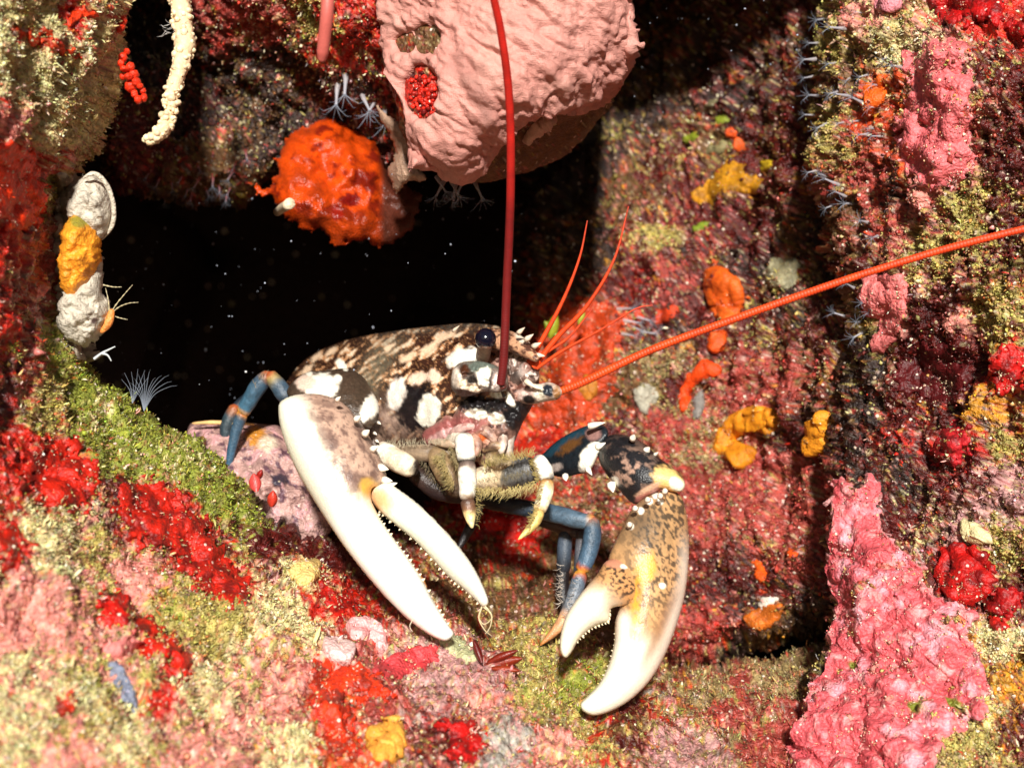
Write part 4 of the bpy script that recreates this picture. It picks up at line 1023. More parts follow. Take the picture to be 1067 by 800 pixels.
# walking legs: each a chain of blue segments with orange joints
BLUE = (54, 76, 94); DBL = (30, 38, 48); JOINT = (178, 86, 46)
def leg(pieces, label=None):
    root = None
    for k, (pts, rads, cols) in enumerate(pieces):
        o = seg('leg' if root is None else 'leg_segment', pts, rads, bands(cols, .03), lob if root is None else root, n=6, sides=12, rough=.45)
        if root is None: root = o
    return root
def hairs(parent, line, n, length, dirs, color, seed=0, width=.35):
    r = random.Random(seed); V, F = [], []; k0 = 0
    q = smooth_open(line, 10)
    for _ in range(n):
        i = r.randrange(len(q)); x, y, d = q[i][0] + r.uniform(-2, 2), q[i][1] + r.uniform(-2, 2), q[i][2] - r.uniform(0, .003)
        a = math.atan2(dirs[1], dirs[0]) + r.gauss(0, .45); l = length * r.uniform(.5, 1.1)
        p0 = P(x, y, d); p1 = P(x + l * .6 * math.cos(a), y + l * .6 * math.sin(a), d - r.uniform(0, .002)); p2 = P(x + l * math.cos(a + .25), y + l * math.sin(a + .25), d - r.uniform(0, .003))
        v, f, _ = tube(np.array([p0, p1, p2]), np.array([width, width * .7, width * .2]) * K * d, 3, cap=False)
        V.append(v); F += [tuple(t + k0 for t in ff) for ff in f]; k0 += len(v)
    V = np.vstack(V)
    return build('bristles', V, F, np.c_[np.tile(lin(color), (len(V), 1)), np.full(len(V), .5)], M_SHELL, parent=parent)

l1 = leg([([(300, 416, .85), (290, 402, .852), (281, 390, .855)], [9, 9, 6], [(0, (50, 62, 74)), (.5, BLUE), (.75, (150, 130, 80)), (.9, JOINT), (1, JOINT)]),
     ([(281, 390, .855), (272, 399, .856), (260, 417, .858), (253, 430, .86)], [6, 9, 8.5, 7], [(0, JOINT), (.15, (120, 90, 70)), (.25, BLUE), (.85, (58, 96, 118)), (.94, (214, 150, 50)), (1, JOINT)]),
     ([(253, 430, .86), (247, 446, .861), (242, 465, .862), (238, 488, .862)], [6.5, 6, 5, 3.2], [(0, JOINT), (.07, (200, 140, 60)), (.14, BLUE), (1, (52, 88, 112))])])
l2 = leg([([(262, 410, .885), (250, 422, .885), (243, 430, .885)], [5, 6.5, 6], [(0, DBL), (.7, DBL), (1, JOINT)]),
     ([(246, 424, .882), (238, 440, .882), (235, 456, .882), (236, 472, .882)], [7, 7.5, 6, 4], [(0, JOINT), (.1, (150, 90, 50)), (.2, (46, 62, 70)), (1, (34, 44, 52))])])
hairs(l1, [(281, 385, .85), (270, 398, .853), (255, 425, .857)], 9, 8, (-.3, -1), (150, 130, 100), 1)
l3 = leg([([(500, 520, .84), (530, 526, .83), (565, 533, .822)], [8, 9, 9], [(0, (26, 28, 34)), (.7, (34, 42, 52)), (1, BLUE)]),
     ([(560, 531, .822), (585, 537, .815), (605, 542, .81), (619, 543, .808)], [9, 9.5, 9, 7], [(0, BLUE), (.8, (84, 104, 120)), (.92, (180, 130, 70)), (1, JOINT)]),
     ([(617, 541, .808), (617, 560, .806), (612, 580, .804), (606, 594, .802)], [7.5, 9.5, 9, 7.5], [(0, JOINT), (.08, (110, 104, 100)), (.2, BLUE), (.85, (70, 96, 118)), (.95, JOINT), (1, (214, 160, 60))]),
     ([(606, 594, .802), (601, 612, .80), (592, 636, .795), (583, 652, .79), (563, 672, .787)], [7.5, 8, 7, 6, 1.6], [(0, (214, 160, 60)), (.06, JOINT), (.14, (84, 100, 116)), (.5, (110, 112, 116)), (.68, (200, 150, 110)), (1, (190, 120, 60))])])
l4 = leg([([(556, 538, .845), (590, 552, .838), (606, 556, .835)], [7, 6, 6], [(0, INK), (.6, (90, 60, 48)), (1, (60, 66, 76))]),
     ([(590, 552, .838), (588, 575, .838), (587, 596, .838)], [7, 8, 7], [(0, (60, 66, 76)), (.4, (66, 78, 92)), (1, INK)]),
     ([(587, 594, .838), (586, 610, .838), (588, 630, .835), (592, 650, .833)], [7, 7, 6, 3], [(0, INK), (1, INK)])])
l5 = leg([([(606, 552, .83), (605, 575, .83), (602, 598, .828)], [6, 6, 5], [(0, (60, 48, 44)), (.4, (90, 92, 100)), (1, (50, 54, 62))])])
l6 = leg([([(500, 520, .82), (494, 540, .818), (484, 560, .815), (476, 574, .812)], [6, 6, 4.5, 2], [(0, INK), (1, (28, 24, 26))])])
hairs(l4, [(586, 590, .83), (585, 630, .83)], 34, 9, (-1, 0), (205, 190, 175), 2, .3)
hairs(l3, [(604, 598, .795), (596, 625, .79), (588, 645, .785)], 26, 6, (-1, -.1), (190, 180, 170), 3, .3)

# mouth limbs with bristles
mx1 = seg('mouth_limb', [(470, 462, .795), (478, 455, .788), (484, 458, .785)], [8, 9, 8], bands([(0, (150, 130, 110)), (.5, (214, 200, 180)), (1, (60, 50, 46))]), lob)
seg('limb_segment', [(483, 456, .783), (485, 468, .778), (486, 482, .776)], [9.5, 10.5, 9], bands([(0, (50, 44, 42)), (.22, WHITE), (.72, WHITE), (.85, (40, 34, 32)), (1, (60, 50, 40))]), mx1)
seg('limb_segment', [(486, 482, .776), (487, 500, .772), (487, 520, .77)], [8.5, 9.5, 8], bands([(0, (50, 44, 42)), (.2, (120, 100, 90)), (.32, WHITE), (.82, WHITE), (.95, (110, 84, 60)), (1, (90, 60, 44))]), mx1)
seg('limb_segment', [(487, 520, .77), (489, 534, .768), (492, 550, .765)], [8, 7, 2], bands([(0, (84, 60, 50)), (.4, (120, 84, 60)), (.65, (240, 214, 150)), (1, (240, 220, 170))]), mx1)
mx2 = seg('mouth_limb', [(492, 500, .80), (510, 498, .795), (530, 494, .79), (552, 490, .786), (560, 486, .785)], [12, 14, 16, 15, 10], bands([(0, (110, 86, 60)), (.22, (236, 214, 180)), (.42, (226, 200, 160)), (.5, (90, 88, 84)), (.8, (84, 84, 84)), (.9, (70, 60, 44)), (1, (40, 40, 40))]), lob)
seg('limb_segment', [(560, 478, .782), (566, 488, .778), (571, 500, .775)], [7, 9.5, 7], bands([(0, (40, 44, 46)), (.25, WHITE), (.8, WHITE), (1, INK)]), mx2)
seg('limb_segment', [(571, 500, .775), (568, 515, .773), (562, 532, .77)], [7, 8, 7], bands([(0, INK), (.15, (190, 140, 80)), (.4, (244, 226, 190)), (.8, (244, 226, 190)), (1, (190, 150, 80))]), mx2)
seg('limb_segment', [(563, 530, .77), (556, 546, .766), (540, 562, .762)], [6, 5.5, 1.2], bands([(0, (180, 150, 90)), (.5, (220, 190, 110)), (1, (222, 196, 120))]), mx2)
seg('mouth_limb', [(452, 470, .80), (462, 486, .792), (470, 500, .79), (478, 515, .79)], [9, 13, 12, 8], bands([(0, (120, 98, 76)), (.4, (150, 124, 88)), (.7, (96, 74, 52)), (1, (50, 40, 34))], .2), lob)
seg('mouth_limb', [(500, 480, .80), (515, 474, .795), (530, 468, .795)], [6, 8, 5], bands([(0, (150, 110, 90)), (.5, (230, 206, 180)), (1, (150, 130, 116))]), lob)
seg('mouth_limb', [(538, 430, .79), (533, 450, .788), (530, 470, .787), (536, 484, .787)], [4, 5, 5, 3], bands([(0, (60, 54, 52)), (.5, (176, 160, 148)), (1, (150, 130, 116))]), lob)
seg('mouth_limb', [(430, 490, .81), (450, 505, .808), (470, 512, .806), (500, 516, .806)], [9, 12, 12, 8], bands([(0, (60, 44, 36)), (.5, (44, 34, 34)), (1, (30, 24, 24))]), lob)
seg('mouth_limb', [(395, 468, .815), (440, 472, .80), (475, 472, .795)], [3, 9, 5], bands([(0, (110, 96, 80)), (.5, (150, 128, 104)), (1, (110, 92, 78))]), lob)
YEL = (176, 156, 92)
hairs(mx2, [(500, 508, .785), (530, 508, .775), (558, 502, .772)], 90, 10, (.1, 1), YEL, 4)
hairs(mx2, [(505, 486, .785), (530, 480, .775), (555, 476, .772)], 80, 9, (.2, -1), YEL, 5)
hairs(mx2, [(552, 478, .775), (558, 500, .772)], 60, 8, (1, .2), YEL, 14)
hairs(mx2, [(566, 505, .768), (560, 530, .765), (552, 548, .762)], 60, 8, (-1, .3), YEL, 6)
hairs(mx1, [(495, 505, .768), (497, 525, .766), (497, 545, .764)], 40, 7, (1, .4), YEL, 7)
hairs(mx1, [(462, 470, .785), (464, 490, .783), (470, 505, .783)], 110, 9, (-.6, 1), (150, 136, 88), 8)
hairs(mx1, [(455, 474, .787), (464, 486, .779), (472, 502, .778)], 200, 9, (-.3, 1), (168, 146, 92), 31)
hairs(mx1, [(468, 466, .785), (474, 480, .778), (480, 496, .778)], 120, 8, (.4, 1), (140, 122, 80), 32)
hairs(mx2, [(498, 500, .785), (525, 496, .773), (550, 490, .769)], 120, 7, (.3, .9), (120, 108, 78), 33, .25)
hairs(mx2, [(505, 486, .782), (530, 480, .772), (556, 474, .77)], 120, 11, (-.1, -1), (186, 166, 104), 34)
hairs(mx2, [(500, 510, .78), (530, 510, .772), (560, 504, .77)], 120, 12, (-.2, 1), (196, 176, 116), 35)
hairs(mx1, [(440, 478, .80), (455, 500, .797), (480, 512, .795)], 90, 8, (-.2, 1), (110, 96, 70), 36)
# small feelers and plates folded round the mouth
for k, (pts, rads, a, b) in enumerate((([(470, 452, .79), (482, 446, .784), (496, 444, .782)], [4, 5, 3], (170, 120, 112), (214, 180, 170)), ([(496, 446, .785), (508, 450, .78), (516, 460, .778)], [4, 6, 3], (120, 84, 74), (196, 160, 140)), ([(520, 446, .785), (524, 458, .78), (522, 472, .778)], [4, 5.5, 3], (150, 120, 104), (226, 206, 190)), ([(450, 460, .80), (466, 462, .79), (480, 464, .786)], [3, 5, 3], (160, 134, 110), (200, 176, 150)),
        ([(500, 470, .788), (512, 464, .78), (524, 466, .778)], [3, 5, 3], (90, 64, 56), (206, 170, 130)), ([(492, 452, .784), (498, 462, .779), (496, 474, .777)], [3, 5, 3], (110, 70, 60), (180, 140, 120)), ([(508, 478, .79), (520, 484, .785), (532, 482, .784)], [4, 6, 3], (110, 84, 60), (226, 200, 160)))):
    seg('mouth_plate', pts, rads, bands([(0, a), (.35, b), (.6, a), (1, b)], .25), lob, n=6)
hairs(lob.children[0], [(500, 470, .772), (520, 478, .77), (536, 480, .77)], 60, 7, (.2, 1), (150, 130, 90), 37, .25)
hairs(lob.children[0], [(400, 466, .80), (430, 464, .795), (462, 462, .79)], 110, 8, (-.2, -1), (190, 178, 150), 9, .25)
# ------------------------------------------------------------------ sponges and other growth
M_BRIGHT = crust_mat('wet_red_sponge', 900, 0.55, 0.0010, 0.4, cell=520, vary=0.5, speck=0.06)

# big pale pink sponge over the hanging boulder
def paint_pink(px, py, v, c):
    k = sstep(.0, .5, fbm(v, 35, 3, 5))[:, None] * .5
    c = c * (1 - k) + lin((206, 154, 140)) * k
    k = (np.exp(-((px - 590) / 40.) ** 2 - ((py - 50) / 18.) ** 2) * .35)[:, None]
    return c * (1 - k) + lin((196, 140, 130)) * k
pink = drape('pink_sponge', 'boulder', [(396, -150), (394, -30), (398, 30), (402, 70), (414, 98), (424, 130), (426, 166), (440, 176), (462, 182), (490, 187), (504, 180), (516, 164), (530, 146), (548, 128), (574, 118), (602, 120), (622, 110), (640, 98), (654, 76), (663, 44), (658, 0), (655, -150)],
    (198, 138, 126), thick=.005, edge=7, step=1.5, warp=2.5, seed=3, mat=M_PINKS, lumps=.6, lfreq=30, rough=.55, vary=.14, blur=60, ridgy=.0055, holes=((441, 96, 17, 26), (446, 42, 13, 16), (425, 45, 9, 10)), paint=paint_pink,
    label='large pale pink ridged sponge hanging from the roof behind the antenna', cat='sponge')
drape('sponge_lobe', 'boulder', [(548, 150), (556, 140), (566, 130), (576, 124), (580, 120), (572, 118), (560, 124), (550, 134), (544, 146)], (204, 160, 140), thick=.006, edge=4, warp=1, parent=pink, mat=M_PINKS, seed=13)

# orange sponge under the roof
def paint_osp(px, py, v):
    c = np.tile(lin((188, 62, 8)), (len(px), 1)) * np.clip(1 + .6 * fbm(v, 70, 4, 3), .35, 1.5)[:, None]
    k = sstep(.1, .4, fbm(v, 60, 4, 9))[:, None]; c = c * (1 - k) + lin((116, 26, 6)) * k
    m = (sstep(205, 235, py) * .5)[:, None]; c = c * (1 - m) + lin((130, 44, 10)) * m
    c = spot(c, px, py, 366, 208, 9, 7, (110, 16, 8), -20, .2, .4, v, 1)
    c = spot(c, px, py, 352, 222, 6, 9, (130, 24, 8), 0, .2, .4, v, 2)
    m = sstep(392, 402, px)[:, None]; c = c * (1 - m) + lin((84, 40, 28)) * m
    return c
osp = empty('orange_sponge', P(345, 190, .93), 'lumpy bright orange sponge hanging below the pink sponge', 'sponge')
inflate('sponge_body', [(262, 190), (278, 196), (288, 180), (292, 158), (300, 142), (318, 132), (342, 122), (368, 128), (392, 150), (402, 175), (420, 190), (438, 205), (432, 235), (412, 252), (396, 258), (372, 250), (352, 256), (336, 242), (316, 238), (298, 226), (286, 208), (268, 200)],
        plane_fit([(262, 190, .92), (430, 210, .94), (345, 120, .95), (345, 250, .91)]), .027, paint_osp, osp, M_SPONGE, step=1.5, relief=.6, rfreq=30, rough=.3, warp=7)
wt = empty('worm_tube', P(289, 221, .885), 'short white worm tube with open mouth on orange sponge', 'tube worm')
v, f, s = tube(np.array([P(289, 221, .89), P(294, 217, .878), P(299, 214, .866), P(302, 212, .86), P(301.8, 212.2, .861), P(297, 215, .872)]), np.array([4.5, 5, 5.2, 5.8, 4.4, 3.8]) * K * .87, 14)
build('tube_wall', v, f, np.c_[np.tile(lin((214, 196, 166)), (len(v), 1)), np.full(len(v), .5)], M_BEAD, parent=wt)

# pale beaded branch hanging top left
bp = [(186, -60, .80), (187, -10, .79), (190, 20, .785), (193, 45, .78), (188, 70, .775), (180, 95, .77), (176, 120, .768), (168, 138, .766), (152, 148, .765)]
br = empty('coral_branch', P(186, -40, .80), 'pale cream beaded branch hanging down in front of the dark roof', 'coral')
q = smooth_open(bp, 12); path = P(q[:, 0], q[:, 1], q[:, 2])
rr = np.interp(np.linspace(0, 1, len(path)), [0, .3, .55, .9, 1], [11, 11, 8.5, 7, 4]) * K * .78
v, f, s = tube(path, rr * (.9 + .22 * fbm(path, 150, 2, 5)), 12)
v = v + 0.0012 * np.stack([fbm(v, 260, 2, 1), fbm(v, 260, 2, 2), fbm(v, 260, 2, 3)], 1)
build('stem', v, f, np.c_[np.tile(lin((226, 196, 156)), (len(v), 1)), np.full(len(v), .5)], M_BEAD, parent=br)
def beads(parent, name, centers, radii, color, mat, var=.12, seed=0):
    r = np.random.default_rng(seed); n = len(centers)
    V0 = []; F0 = []
    nu, nv_ = 7, 5
    for j in range(nv_):
        th = math.pi * (j + .5) / nv_
        for i in range(nu): V0.append((math.sin(th) * math.cos(6.2832 * i / nu), math.cos(th), math.sin(th) * math.sin(6.2832 * i / nu)))
    for j in range(nv_ - 1):
        for i in range(nu): F0.append((j * nu + i, (j + 1) * nu + i, (j + 1) * nu + (i + 1) % nu, j * nu + (i + 1) % nu))
    top_ = len(V0); V0.append((0, 1, 0)); V0.append((0, -1, 0))
    for i in range(nu):
        F0.append((top_, i, (i + 1) % nu, (i + 1) % nu)); F0.append((top_ + 1, (nv_ - 1) * nu + (i + 1) % nu, (nv_ - 1) * nu + i, (nv_ - 1) * nu + i))
    V0 = np.array(V0)
    V = (np.asarray(centers)[:, None] + V0[None] * np.asarray(radii)[:, None, None] * np.exp(r.normal(size=(n, 1, 3)) * .12)).reshape(-1, 3)
    F = [tuple(dict.fromkeys(int(t) + len(V0) * j for t in q)) for j in range(n) for q in F0]
    c = np.repeat(np.clip(np.asarray(lin(color)) * np.exp(r.normal(size=(n, 1)) * var), 0.004, .85), len(V0), 0)
    return build(name, V, F, np.c_[c, np.full(len(V), .45)], mat, parent=parent)
rb = np.random.default_rng(3)
ii = rb.integers(6, len(path), 230); aa = rb.random(230) * 6.283
ctr = path[ii] + np.stack([np.cos(aa), np.sin(aa) * .9, rb.normal(size=230) * .25], 1) * rr[ii][:, None] * .9
beads(br, 'polyp_knobs', ctr, rb.uniform(1.4, 4.4, 230) * K * .78, (240, 212, 172), M_BEAD, seed=4)
tag(br.children[-1], kind='stuff')
hairs(br, [(178, 22, .775), (176, 34, .775), (200, 8, .775)], 16, 11, (-1, .5), (200, 195, 190), 21, .3)

# blurred pink whip at the top
wp = empty('sea_whip', P(340, -60, .72), 'short pink whip hanging at the top left of the pink sponge', 'sea whip')
q = smooth_open([(345, -80, .66), (343, -30, .66), (341, 10, .66), (338, 40, .665), (335, 64, .67)], 10)
v, f, s = tube(P(q[:, 0], q[:, 1], q[:, 2]), np.interp(np.linspace(0, 1, len(q)), [0, .9, 1], [7.5, 6.5, 4]) * K * .66, 12)
build('stem', v, f, np.c_[np.tile(lin((196, 96, 86)), (len(v), 1)), np.full(len(v), .5)], M_ANT, parent=wp)

# things at the mouth of the cave, left
def paint_grey(px, py, v):
    c = np.tile(lin((196, 186, 168)), (len(px), 1)) * np.clip(1 + .3 * fbm(v, 120, 3, 4), .5, 1.4)[:, None]
    return c
oy = empty('oyster_shell', P(92, 235, .74), 'ribbed grey-white shell on the left rim of the cave', 'shell')
inflate('shell_valve', [(70, 214), (76, 196), (86, 184), (98, 180), (110, 190), (117, 206), (119, 224), (114, 240), (104, 250), (92, 244), (82, 232), (72, 228)], plane_fit([(70, 214, .735), (118, 215, .75), (95, 180, .745)]), .014, paint_grey, oy, M_OYSTER, relief=.35, rfreq=120, warp=4, seed=36)
seg('shell_rim', [(86, 186, .73), (98, 181, .731), (110, 191, .734), (118, 212, .738), (117, 234, .742), (106, 250, .746)], [1.5, 2.5, 2.6, 2.4, 2.4, 1.4], (206, 196, 176), oy, M_OYSTER)
osm = empty('orange_sponge', P(85, 265, .735), 'rounded yellow-orange sponge just below the grey shell', 'sponge')
inflate('sponge_body', [(60, 262), (64, 240), (72, 226), (90, 226), (102, 238), (106, 256), (103, 278), (97, 292), (84, 308), (66, 306), (60, 284)], plane_fit([(64, 260, .73), (102, 260, .742), (80, 300, .738)]), .014,
        lambda px, py, v: spot(np.tile(lin((234, 150, 42)), (len(px), 1)) * np.clip(1 + .35 * fbm(v, 160, 3, 4), .5, 1.5)[:, None], px, py, 82, 231, 12, 6, (140, 128, 40), 0, .4, .2, v, 2), osm, M_SPONGE, relief=.32, rfreq=120, warp=4, seed=37)
gs = empty('grey_sponge', P(90, 330, .74), 'pale grey lumpy sponge above the green turf by the cave', 'sponge')
inflate('sponge_body', [(60, 330), (64, 304), (80, 290), (98, 262), (108, 268), (107, 302), (116, 318), (114, 338), (104, 352), (90, 362), (74, 358), (62, 344)], plane_fit([(66, 330, .74), (112, 330, .752), (90, 290, .745)]), .017, lambda px, py, v: spot(paint_grey(px, py, v), px, py, 98, 334, 3.5, 3, (120, 100, 96), 0, .3), gs, M_OYSTER, relief=.3, rfreq=140, warp=4, seed=35)
seg('orange_edge', [(117, 322, .742), (113, 336, .742), (105, 347, .742)], [3, 4.5, 2], (226, 140, 70), gs, M_SPONGE)

def thread_thing(name, root, paths, width, color, label, cat, alpha=1.0, group=None, dots=False):
    e = empty(name, P(*root), label, cat, group)
    V, F, C = [], [], []; k0 = 0
    for pts in paths:
        q = smooth_open(pts, 7); p = P(q[:, 0], q[:, 1], q[:, 2])
        w = width * np.linspace(1, .35, len(p))
        if dots: w = w * (.7 + .7 * (np.arange(len(p)) % 3 == 0))
        v, f, s = tube(p, w * K * q[:, 2], 5, cap=False)
        V.append(v); F += [tuple(t + k0 for t in ff) for ff in f]; k0 += len(v)
    V = np.vstack(V)
    build('fronds', V, F, np.c_[np.tile(lin(color), (len(V), 1)), np.full(len(V), alpha)], M_FILM, parent=e)
    return e
thread_thing('hydroid', (113, 330, .745), [[(114, 328, .745), (122, 316, .743), (131, 305, .742), (138, 297, .742)], [(114, 328, .745), (124, 320, .742), (134, 316, .74), (144, 315, .74)], [(114, 328, .745), (113, 314, .744), (110, 300, .744)], [(116, 328, .745), (124, 331, .743), (133, 333, .743)], [(108, 297, .744), (118, 299, .742), (127, 299, .742)]],
             .85, (210, 196, 156), 'small cream beaded hydroid sprig on the grey sponge', 'hydroid', dots=True, alpha=.7)
thread_thing('hydroid', (105, 370, .75), [[(98, 374, .75), (106, 368, .75), (114, 364, .75), (120, 361, .75)], [(106, 368, .75), (112, 370, .75), (116, 376, .75)]], 1.8, (200, 204, 206), 'tiny pale hydroid twig above the green turf ridge', 'hydroid', alpha=.8)
pr = []
rr_ = random.Random(5)
for k in range(11):
    a = math.radians(-160 + 13.5 * k); L_ = 26 * rr_.uniform(.8, 1.15)
    pr.append([(150, 428, .77), (153 + .3 * L_ * math.cos(a), 416 + .4 * L_ * math.sin(a), .77), (156 + L_ * .75 * math.cos(a), 413 + L_ * .8 * math.sin(a), .768), (158 + L_ * math.cos(a), 412 + L_ * math.sin(a) + 2, .765)])
thread_thing('anemone', (150, 428, .77), pr + [[(150, 428, .77), (154, 420, .77), (158, 412, .77)]] * 2, 0.55, (170, 180, 196), 'translucent feathery white anemone rising from the green ridge', 'anemone', alpha=.2)
pr = []
for k in range(6):
    a = math.radians(-140 + 18 * k); L_ = 24 * rr_.uniform(.8, 1.15)
    pr.append([(138, 420, .765), (141 + .4 * L_ * math.cos(a), 411 + .4 * L_ * math.sin(a), .765), (142 + L_ * math.cos(a), 408 + L_ * math.sin(a), .763)])
thread_thing('anemone', (138, 420, .765), pr, .55, (170, 180, 196), 'smaller feathery white anemone at the left of its pair', 'anemone', alpha=.2)

# orange-red knobby coral on the left rim
kc = empty('red_coral', P(138, 90, .75), 'small knobby scarlet coral on the upper left rim', 'coral')
kn = [(130, 72, 5), (136, 70, 5), (139, 78, 6), (134, 80, 5), (142, 86, 6), (136, 90, 6), (146, 90, 4), (149, 95, 4), (140, 98, 5), (144, 104, 5), (128, 60, 5), (132, 54, 4), (126, 66, 4), (150, 102, 4), (128, 80, 4), (124, 28, 6), (128, 22, 5)]
beads(kc, 'coral_knobs', np.array([P(x, y, .742 + .002 * (i % 3)) for i, (x, y, r) in enumerate(kn)]), np.array([r * K * .74 for x, y, r in kn]), (222, 52, 22), M_SPONGE, seed=6)

# mauve coralline rock behind the ledge, by the lobster's rear legs
def paint_mauve(px, py, v):
    c = np.tile(lin((176, 138, 130)), (len(px), 1)) * np.clip(1 + .4 * fbm(v, 90, 3, 4), .4, 1.5)[:, None]
    k = sstep(.12, .35, fbm(v, 170, 3, 6))[:, None]; c = c * (1 - k) + lin((96, 66, 76)) * k
    k = sstep(.2, .4, fbm(v, 120, 2, 16))[:, None]; c = c * (1 - k) + lin((200, 150, 150)) * k
    c = spot(c, px, py, 268, 455, 11, 9, (196, 130, 50), 0, .4, .7, v, 1)
    c = spot(c, px, py, 279, 462, 9, 8, (226, 206, 180), 0, .4, .3, v, 3)
    c = spot(c, px, py, 292, 500, 8, 7, (52, 44, 58), 0, .3, .5, v, 2)
    return c
mr_ = empty('coralline_boulder', P(260, 530, .88), 'small mauve and purple encrusted stone beside the lobster rear legs', 'stone')
inflate('stone', [(196, 446), (206, 440), (240, 440), (275, 442), (296, 446), (330, 470), (350, 520), (340, 560), (300, 570), (250, 560), (205, 520), (192, 480)], plane_fit([(200, 450, .90), (330, 500, .88), (260, 560, .86)]), .03, paint_mauve, mr_, M_CORALLINE, relief=.22, rfreq=70, step=1.6)
seg('shell_edge', [(200, 441, .885), (222, 440, .882), (245, 441, .88), (265, 442, .879)], [1.2, 2.2, 2.0, 1.0], (220, 176, 116), mr_, M_BEAD)
# little oval red leaves
def leaf(px, py, w, h, rot, d, color, label, group=None, thick=.0012, name='red_leaf', cat='algae', mat=None):
    a = math.radians(rot); N = 14; V = []; F = []
    rows = 9
    pts = []
    for j in range(rows):
        t = j / (rows - 1); ww = w * math.sin(math.pi * (t * .88 + .09)) ** .8
        for k in range(5):
            s = (k / 4 - .5) * 2
            x, y = s * ww / 2, -h * t; z = .0022 * (s * s) - .004 * math.sin(t * 2.2) * (1 if rot > 0 else -1) * .5
            pts.append((px + x * math.cos(a) - y * math.sin(a), py + x * math.sin(a) + y * math.cos(a), d + z))
    A = np.array(pts); fr = P(A[:, 0], A[:, 1], A[:, 2]); bk = P(A[:, 0], A[:, 1], A[:, 2] + thick)
    n = len(fr); V = np.vstack([fr, bk])
    for j in range(rows - 1):
        for k in range(4):
            q = (j * 5 + k, j * 5 + k + 1, (j + 1) * 5 + k + 1, (j + 1) * 5 + k); F.append(q); F.append(tuple(i + n for i in q[::-1]))
        F.append((j * 5, (j + 1) * 5, (j + 1) * 5 + n, j * 5 + n)); F.append((j * 5 + 4, j * 5 + 4 + n, (j + 1) * 5 + 4 + n, (j + 1) * 5 + 4))
    F.append((0, n, n + 1, 1)); 
    c = lin(color) * np.clip(1 + .3 * fbm(V, 300, 2, 3), .6, 1.4)[:, None]
    o = build(name, V, F, np.c_[c, np.full(len(V), .4)], mat or M_TURF, origin=P(px, py, d))
    return tag(o, label, cat, group)
leaf(267, 512, 13, 19, -8, .80, (205, 70, 66), 'small oval red leaf, larger and upper of two by the mauve stone')
leaf(283, 528, 11, 17, 6, .80, (196, 56, 40), 'small oval red leaf, lower right of two by the mauve stone')
leaf(268, 500, 7, 12, 25, .815, (150, 30, 24), 'tiny dark red leaf behind the two oval red leaves')
for k, (x, y, w, h, r) in enumerate(((505, 694, 14, 40, 78), (508, 690, 9, 34, 68), (500, 705, 9, 26, 175), (502, 690, 8, 26, -20), (512, 696, 9, 30, 95))):
    leaf(x, y, w, h, r, .735 - .002 * k, ((128, 38, 16), (118, 30, 14), (110, 20, 14), (96, 18, 14), (132, 44, 18))[k], ('widest brownish red seaweed blade, pointing right between the claws', 'narrow brownish red seaweed blade pointing up and right between the claws', 'dark red seaweed blade pointing down from the tuft between the claws', 'dark red seaweed blade pointing up from the tuft between the claws', 'lowest brownish red seaweed blade pointing right between the claws')[k], 'seaweed blades between the claws', name='seaweed_blade')

leaf(444, 612, 7, 30, -36, .775, (196, 128, 60), 'thin orange-brown blade between the fingers of the left claw', name='seaweed_blade')
thread_thing('algae_thread', (503, 632, .73), [[(500, 628, .728), (508, 634, .727), (512, 644, .728), (504, 650, .73), (498, 642, .73)], [(504, 632, .728), (512, 640, .727), (511, 652, .728), (506, 660, .73)], [(502, 632, .728), (499, 644, .729), (505, 656, .73), (512, 662, .732)]], 1.1, (206, 190, 150), 'curly pale thread of algae caught on the left claw finger tip', 'algae')
thread_thing('algae_thread', (455, 668, .722), [[(428, 634, .728), (430, 644, .727), (427, 652, .727), (430, 658, .727)]], .8, (206, 196, 170), 'single pale thread hanging below the left claw', 'algae')
# encrusting sponges, one thing each
RED = (194, 30, 8)
def crust(outline, tree, color, label, thick=.0016, cat='sponge', name='red_sponge', **kw):
    kw.setdefault('mat', M_BRIGHT)
    if name == 'red_sponge':
        kw.setdefault('deep', tuple(int(k * .52) for k in color)); kw['warp'] = kw.get('warp', 5) * 1.9 + 4; kw['edge'] = min(kw.get('edge', 5), 6)
    return drape(name, tree, outline, color, thick=thick, label=label, cat=cat, **kw)
crust(ell(15, 195, 34, 46, 0, seed=1), 'ledge', (228, 56, 14), 'scarlet sponge patch on the left edge, beside the grey shell', seed=11, warp=5, deep=(186, 32, 10))
crust(ell(62, 495, 46, 36, 20, seed=2), 'ledge', RED, 'big red sponge patch on the left edge, below the green ridge', seed=12, warp=12)
crust([(125, 512), (160, 500), (190, 520), (215, 545), (238, 580), (262, 612), (255, 632), (225, 628), (195, 605), (178, 585), (150, 570), (128, 548)], 'ledge', (186, 28, 10), 'long dark red sponge running down to the right on the left slope', seed=13, warp=8, edge=9)
crust([(100, 622), (116, 613), (134, 622), (132, 642), (126, 655), (110, 650), (102, 638)], 'ledge', (214, 24, 8), 'small bright red sponge blob, topmost of the chain on the slope', seed=14, warp=4)
crust(ell(152, 654, 15, 11, 20, seed=3), 'ledge', RED, 'small red sponge blob, second of the chain on the slope', seed=15, warp=4)
crust([(140, 672), (165, 662), (184, 666), (196, 682), (197, 705), (188, 722), (182, 700), (172, 684), (150, 684)], 'ledge', (218, 30, 8), 'hook shaped red sponge in the middle of the lower left slope', seed=16, warp=4)
crust(ell(166, 731, 16, 11, 10, seed=4), 'ledge', RED, 'small red sponge blob below the hook shaped one', seed=17, warp=4)
crust(ell(70, 734, 11, 12, 40, seed=5), 'ledge', (214, 50, 16), 'small orange-red sponge blob left of the blue sea squirt', seed=18, warp=4)
